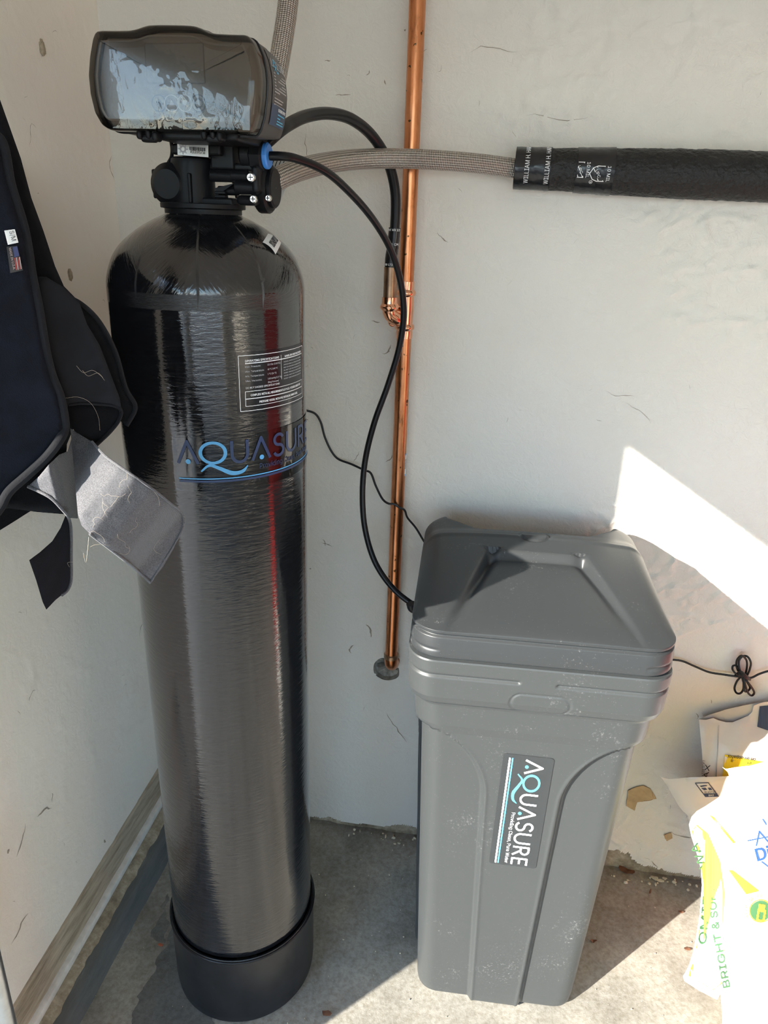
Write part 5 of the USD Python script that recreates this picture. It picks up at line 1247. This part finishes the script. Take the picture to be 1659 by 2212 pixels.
obj('edge_binding', tube(spline([at(a, b, 1, thinf(a, b) - .002 if k < 4 else thin2(a, b) - .002) for k, (a, b) in enumerate(ed2)], 70), 0.0016, 8), elastic, vest, True)
ed3 = [(194, 1153), (260, 1203), (300, 1236), (318, 1252), (325, 1259)]
obj('edge_binding', tube(spline([at(a, b, 1, wide(a, b) - .001) for a, b in ed3], 40), 0.0016, 8), elastic, vest, True)
ed4 = [(199, 954), (231, 988), (280, 1022), (333, 1059), (365, 1085), (393, 1109), (397, 1125), (390, 1150), (325, 1258)]
obj('edge_binding', tube(spline([at(a, b, 1, wide(a, b) - .001) for a, b in ed4], 60), 0.0013, 8), elastic, vest, True)
fz = []
for k in range(17):
    r_ = np.random.default_rng(1200 + k); x, y = r_.uniform(215, 350), r_.uniform(1010, 1200)
    if not Polygon([(231, 988), (393, 1109), (325, 1258), (194, 1153)]).contains(Point(x, y)): continue
    q = [(x, y)]; a_ = r_.uniform(0, 6.3)
    for j in range(5): a_ += r_.normal(0, 0.6); q.append((q[-1][0] + 9 * math.cos(a_), q[-1][1] + 9 * math.sin(a_)))
    fz.append(tube(spline([at(a, b, 1, wide(a, b) - 0.0022 - 0.0008 * math.sin(j)) for j, (a, b) in enumerate(q)], 24), 0.00009, 5))
for q in ([(165, 790), (180, 805), (200, 800), (222, 815)], [(178, 800), (190, 812), (212, 806), (226, 822)], [(140, 860), (170, 858), (195, 870), (212, 900), (216, 930)], [(150, 1225), (146, 1216), (158, 1214)], [(180, 1195), (185, 1215), (192, 1160)], [(333, 1062), (342, 1075), (345, 1092)]):
    fz.append(tube(spline([at(a, b, 1, (bl_(a, b) - .006) if a < 240 and b < 960 else (thin2(a, b) - .004 if a < 175 else wide(a, b) - .003)) for a, b in q], 24), 0.00013, 5))
obj('lint', cat_(*fz), thread, vest, True, kind='stuff', label='pale threads and pet hair clinging to the straps')
sizet = obj('size_tag', printed(fl, Polygon([(9, 498), (32, 495), (40, 524), (17, 529)]), 0.0025), white_paper, vest, False, label='small white size tag')
obj('printed_text', printed(fl, pxtext("S/M", 10, 20, 500, -75, 22), 0.0045, 4.0), black_print, sizet, False)
flagt = obj('flag_tag', printed(fl, Polygon([(14, 533), (37, 531), (50, 584), (22, 590)]), 0.0025), black_print, vest, False, label='small flag tag')
red_cloth, navy_cloth, pale_cloth = plain('flag_red', (0.30, 0.045, 0.04), 0.7), plain('flag_navy', (0.04, 0.05, 0.13), 0.7), plain('flag_pale', (0.42, 0.32, 0.30), 0.7)
obj('flag_canton', printed(fl, Polygon([(27, 534), (37, 532), (42, 553), (31, 556)]), 0.004), navy_cloth, flagt, False)
for k in range(4):
    f0 = k / 4; a_ = (26 + 14 * f0, 538 if f0 < .0 else 557 - 2 * k)
    obj('flag_stripe', printed(fl, Polygon([(31 + 3.3 * k, 557 - .6 * k), (33.2 + 3.3 * k, 556.6 - .6 * k), (37 + 3.3 * k, 583 - .8 * k), (35 + 3.3 * k, 584 - .8 * k)]), 0.004), red_cloth if k % 2 == 0 else pale_cloth, flagt, False)
obj('printed_text', printed(fl, pxtext("MADE IN U.S.A.", 5, 19, 536, -78, 48), 0.0045, 4.0), pale_cloth, flagt, False)

# ------------------------------------------------------------------ plastic bags by the wall
b2 = thing('plastic_bag', 'pale grey plastic bag with blue square and yellow block standing open against the wall', 'plastic bag', at(1600, 1700, 1, -0.10))
zfloor = lambda y: next(p for p in range(1600, 2900, 5) if at(1600, p, 1, y)[2] < 0.004)
obj('back_film', traced([(1510, 1553), (1530, 1545), (1570, 1532), (1610, 1523), (1648, 1516), (1800, 1500), (1800, 1700), (1525, 1700)], lambda x, y: -0.018 - 0.0001 * max(y - 1520, 0), 0.002, 9, 5, 0.002, 20, 11), bag_inside, b2, 50)
yb = zfloor(-0.068)
obj('front_film', traced([(1510, 1554), (1525, 1555), (1541, 1551), (1552, 1556), (1568, 1560), (1583, 1560), (1600, 1553), (1616, 1546), (1625, 1538), (1628, 1524), (1648, 1517), (1800, 1502), (1810, yb + 20), (1600, yb), (1530, 1800), (1521, 1700), (1516, 1620), (1512, 1580)], lambda x, y: max(-0.024 - 0.00035 * max(y - 1540, 0) - 0.015 * ss(1510, 1600, x) * ss(1550, 1650, y), -0.068), 0.004, 9, 10, 0.009, 14, 12), bag_grey, b2, 50)
L2 = LAST
obj('blue_square', printed(L2, Polygon([(1641, 1526), (1700, 1520), (1700, 1590), (1659, 1578), (1636, 1570)])), navy_print, b2, False)
yk = obj('yellow_block', printed(L2, Polygon([(1566, 1630), (1626, 1642), (1680, 1650), (1680, 1690), (1560, 1679)])), yellow_print, b2, False, label='yellow text block')
obj('printed_text', printed(L2, union_all([pxtext("\u00f3n en espa\u00f1ol", 7.0, 1632, 1638, 173, 60), pxtext("eral para", 7.0, 1623, 1646, 173, 44)]), 0.0022, 4.0), black_print, yk, False)
obj('printed_text', printed(L2, union_all([pxtext("AX", 10, 1529, 1682, 80, 30), pxtext("WATER SOFT", 5, 1520, 1684, 85, 42)]), 0.0016, 4.0), black_print, b2, False)
seam_ = spline([(1553, 1567, 0), (1550, 1620, 0), (1546, 1690, 0)], 20)[:, :2]
obj('seam', printed(L2, LineString(seam_).buffer(0.9), 0.0012), bag_inside, b2, False)

b3 = thing('plastic_bag', 'slumped greyish plastic bag with a recycling label poking out beside the wall', 'plastic bag', at(1500, 1720, 1, -0.085))
yb3 = zfloor(-0.09)
obj('film', traced([(1428, 1679), (1445, 1683), (1462, 1682), (1490, 1679), (1540, 1678), (1586, 1676), (1640, 1690), (1660, yb3), (1570, yb3), (1530, 1950), (1515, 1870), (1492, 1790), (1486, 1762), (1475, 1752), (1466, 1741), (1452, 1717), (1440, 1695)], lambda x, y: -0.083 - 0.014 * ss(1430, 1520, x), 0.008, 8, 14, 0.006, 16, 13), bag_grey, b3, 50)
L3 = LAST
rl = Polygon([(1502, 1692), (1530, 1691), (1552, 1720), (1524, 1721)])
lb = obj('recycling_label', printed(L3, union_all([rl.exterior.buffer(0.8), Polygon([(1520, 1715), (1549, 1714), (1552, 1720), (1524, 1721)]), Polygon([(1515, 1703), (1524, 1702), (1528, 1706), (1521, 1707)]), Polygon([(1529, 1702), (1535, 1702), (1539, 1706), (1532, 1707)]), Polygon([(1512, 1698), (1526, 1696), (1528, 1698), (1514, 1700)])])), navy_print, b3, False)
obj('printed_text', printed(L3, pxtext("PLASTIC", 4.5, 1522, 1714, 3, 24), 0.0016, 3.0), navy_print, lb, False)
obj('printed_text', printed(L3, pxtext("BAG", 3.8, 1531, 1720, 3, 11), 0.0024, 3.0), white_paper, lb, False)

b1 = thing('salt_bag', 'large white salt bag with green lettering and a badge standing in full sun', 'salt bag', at(1640, 2200, 1, -0.38))
yb1 = zfloor(-0.36)
sd = lambda x, y: -0.285 - 0.075 * ss(1650, 2250, y)
out = [(1586, 1690), (1560, 1717), (1524, 1741), (1505, 1752), (1494, 1764), (1488, 1781), (1493, 1806), (1506, 1847), (1514, 1878), (1516, 1912), (1511, 1976), (1504, 2020), (1497, 2056), (1488, 2085), (1479, 2103), (1475, 2108), (1478, 2119), (1510, 2140), (1549, 2160), (1556, 2147), (1559, 2180), (1560, 2250), (1575, yb1), (1900, yb1 + 30), (1960, 2000), (1930, 1700), (1850, 1640), (1720, 1638), (1659, 1643), (1615, 1655)]
sk = traced(out, sd, 0.17, 11, 130, 0.010, 9, 21); L1 = LAST
fl_ = np.arange(len(sk.faces)) >= NFRONT
for nm_, mk_, mm_, lb_ in (('sack', ~fl_, bag_white, None), ('side_panel', fl_, bag_yellow, 'yellow side panel facing the brine tank')):
    q_ = sk.copy(); q_.update_faces(mk_); q_.remove_unreferenced_vertices(); obj(nm_, q_, mm_, b1, True, label=lb_)
obj('torn_flap', traced([(1560, 1657), (1568, 1661), (1590, 1657), (1616, 1654), (1603, 1672), (1587, 1691), (1576, 1680), (1572, 1668)], lambda x, y: -0.275, 0.002, 6, 4, 0.003, 40, 22), bag_grey, b1, 50, label='torn translucent flap at the opening')
obj('side_stripe', printed(L1, Polygon([(1493, 1795), (1505, 1780), (1530, 1800), (1556, 1860), (1566, 1930), (1562, 2000), (1566, 2080), (1560, 2126), (1540, 2140), (1486, 2108), (1500, 2062), (1514, 1980), (1519, 1912), (1510, 1850)]).buffer(-1), 0.0010), bag_yellow, b1, True, label='pale yellow side of the sack')
obj('printed_text', printed(L1, union_all([pxtext("BRIGHT", 15, 1577, 2132, 101, 118), pxtext("& SOFT", 15, 1553, 2006, 97, 92)]), 0.0035, 5.0), green_print, b1, False)
obj('printed_text', printed(L1, union_all([pxtext("OMIER", 16, 1524, 2040, 84, 130), pxtext("WA", 17, 1527, 1872, 112, 56)]), 0.0035, 5.0), green_print, b1, False)
pieces('yellow_ray', union_all([Polygon([(1532, 1760), (1542, 1766), (1588, 1820), (1584, 1822)]), Polygon([(1574, 1880), (1582, 1880), (1640, 1925), (1612, 1932)])]), lambda g: printed(L1, g, 0.0022), yellow_print, b1)
bc_ = Point(1643, 1968)
obj('badge', printed(L1, bc_.buffer(22), 0.0020), green_print, b1, False, label='round green badge with a bottle')
bt_ = union_all([affinity.rotate(sbox(1638, 1966, 1653, 1988).buffer(2), 8, origin=(1643, 1968)).difference(affinity.rotate(sbox(1641, 1970, 1650, 1986), 8, origin=(1643, 1968))), affinity.rotate(sbox(1637, 1953, 1652, 1964), 8, origin=(1643, 1968))])
obj('badge_print', printed(L1, union_all([bc_.buffer(25).difference(bc_.buffer(23)), bt_]), 0.0030), yellow_print, b1, False)
arc_ = []
for k, ch in enumerate("KEEP WATER S"):
    a_ = 205 - 12.5 * k
    if ch != ' ': arc_.append(pxtext(ch, 6.5, 1643 + 29 * math.cos(math.radians(a_)), 1968 - 29 * math.sin(math.radians(a_)), a_ - 95))
obj('printed_text', printed(L1, union_all(arc_), 0.0026, 4.0), yellow_print, b1, False)
obj('printed_text', printed(L1, pxtext("Di", 26, 1636, 1860, 14, None, True), 0.0026, 5.0), ink_blue, b1, False)
gl = [LineString([(1616, 1816), (1668, 1806)]).buffer(1.2), LineString([(1634, 1826), (1640, 1796)]).buffer(1.3), LineString([(1640, 1796), (1662, 1822)]).buffer(1.4), LineString([(1646, 1862), (1662, 1874)]).buffer(1.2), LineString([(1648, 1770), (1655, 1781)]).buffer(1.2)]
pieces('emblem_stroke', union_all(gl), lambda g: printed(L1, g, 0.0026, 5.0), ink_blue, b1)

# beyond the frame on that side: a red tool chest and a yellow sack stand in the sun and colour the corner
rc = thing('tool_chest', 'red steel tool chest against the back wall beyond the bags', 'tool chest', (2.05, -0.26, 0))
red_paint = plain('red_paint', (0.52, 0.035, 0.03), 0.3)
obj('body', rbox((0.62, 0.44, 1.24), 0.006, (2.05, -0.26, 0.62)), red_paint, rc)
for k in range(6):
    z0 = 0.08 + 0.19 * k
    dw = obj('drawer', rbox((0.56, 0.02, 0.17), 0.005, (2.05, -0.488, z0 + 0.085)), red_paint, rc); obj('handle', rbox((0.50, 0.018, 0.016), 0.004, (2.05, -0.502, z0 + 0.15)), steel, dw)

# ------------------------------------------------------------------ small things
ta, tb_ = at(14, 2212, 1, -0.700), at(-26, 2040, 1, -0.672)
dd_ = tb_ - ta
ta0 = ta - dd_ * (ta[2] / dd_[2]); top = ta + dd_ * ((ta[0] - 0.0125) / max(-dd_[0], 1e-6))
obj('metal_tube', seg(ta0 + [0, 0, 0.0], top, 0.0135, 32), galvanised, '/World', 40, label='shiny metal tube leaning by the side wall at the picture edge', cat='tube')
paint_island([(285, 2230), (300, 2150), (335, 2100), (368, 2010), (385, 1960), (400, 2080), (420, 2150), (470, 2235)])
paint_island([(330, 2020), (345, 1980), (362, 1930), (368, 1990), (350, 2040)])

def flake(name, px, py, size, m, label, cat, seed, curl=0.15, group=None, asp=0.6, rot=0.0):
    P = at(px, py, 2, 0.0); r_ = np.random.default_rng(seed); n = 9
    a = np.linspace(0, 2 * math.pi, n, endpoint=False); rad = size * (0.7 + 0.5 * r_.random(n))
    ring = np.column_stack([rad * np.cos(a), rad * np.sin(a) * asp, curl * size * np.abs(np.cos(a)) + 0.0012])
    c_, s_ = math.cos(rot), math.sin(rot); ring[:, :2] = ring[:, :2] @ np.array([[c_, s_], [-s_, c_]])
    V = np.vstack([ring, [[0, 0, 0.0018]], ring - [0, 0, 0.0010], [[0, 0, 0.0004]]]); i = np.arange(n); j = (i + 1) % n
    f = np.vstack([np.column_stack([i, j, np.full(n, n)]), np.column_stack([j + n + 1, i + n + 1, np.full(n, 2 * n + 1)]), np.column_stack([j, i, i + n + 1]), np.column_stack([j, i + n + 1, j + n + 1])])
    obj(name, trimesh.Trimesh(V + [P[0], P[1], 0.0], f, process=False), m, '/World', 50, label=label, cat=cat, group=group)
flake('dry_leaf', 1352, 1882, 0.020, leaf_brown, 'dry brown leaf at the broken foot of the back wall', 'leaf', 1, 0.3, asp=0.4, rot=-0.3)
flake('dry_leaf', 1471, 1971, 0.006, leaf_brown, 'small reddish leaf scrap on the shaded floor near the salt bag', 'leaf', 2, 0.3)
flake('dry_leaf', 1484, 2051, 0.008, leaf_brown, 'reddish leaf scrap on the sunlit floor beside the salt bag', 'leaf', 3, 0.3, asp=0.4)
flake('dry_leaf', 705, 2190, 0.009, leaf_brown, 'brown leaf scrap on the floor in front of the black tank', 'leaf', 4, 0.3)
flake('dry_leaf', 1281, 2035, 0.007, leaf_brown, 'curled brown leaf bit beside the brine tank base', 'leaf', 5, 0.8)
flake('dry_leaf', 1404, 1928, 0.007, leaf_brown, 'thin brown leaf bit on the shaded floor below the peeled wall', 'leaf', 6, 0.6, asp=0.3, rot=1.2)
for k, (px_, py_, s_, lb2) in enumerate([(1413, 1897, 0.010, 'largest cream paint flake lying at the broken wall foot'), (1426, 1903, 0.008, 'middle cream paint flake of three at the broken wall foot'), (1436, 1898, 0.006, 'smallest cream paint flake at the broken wall foot')]):
    flake('paint_flake', px_, py_, s_, chip_cream, lb2, 'paint flake', 20 + k, 0.2, 'paint flakes at the wall foot')
flake('paint_flake', 348, 2042, 0.006, plain('chip_orange', (0.45, 0.13, 0.06), 0.8), 'orange chip on the floor between curb and black tank', 'paint flake', 30, 0.2)
cr = []
for k in range(170):
    r_ = np.random.default_rng(2000 + k)
    x, y = r_.uniform(0.10, 1.45), r_.uniform(-0.62, -0.02)
    if math.hypot(x - TANK[0], y - TANK[1]) < 0.14 or (abs(x - BC[0]) < 0.17 and abs(y - BC[1]) < 0.17) or (x > 1.17 and y < -0.2): continue
    m = trimesh.creation.icosphere(0, 1.0); s_ = r_.uniform(0.0006, 0.0017)
    m.vertices = m.vertices * s_ * r_.uniform(0.6, 1.4, 3) + [x, y, s_ * 0.4]; cr.append(m)
for k in range(90):
    r_ = np.random.default_rng(4000 + k)
    x = r_.uniform(0.45, 1.3); y = -abs(r_.normal(0, 0.018)) - 0.004
    m = trimesh.creation.icosphere(1, 1.0); s_ = r_.uniform(0.001, 0.0042)
    m.vertices = m.vertices * s_ * r_.uniform(0.5, 1.3, 3) * (0.8 + 0.4 * meshkit.noise(m.vertices * 2 + k, k))[:, None] + [x, y, s_ * 0.4]; cr.append(m)
obj('plaster_crumbs', cat_(*cr), chip_cream, '/World', False, label='scattered plaster crumbs on the concrete floor', cat='crumbs', kind='stuff')
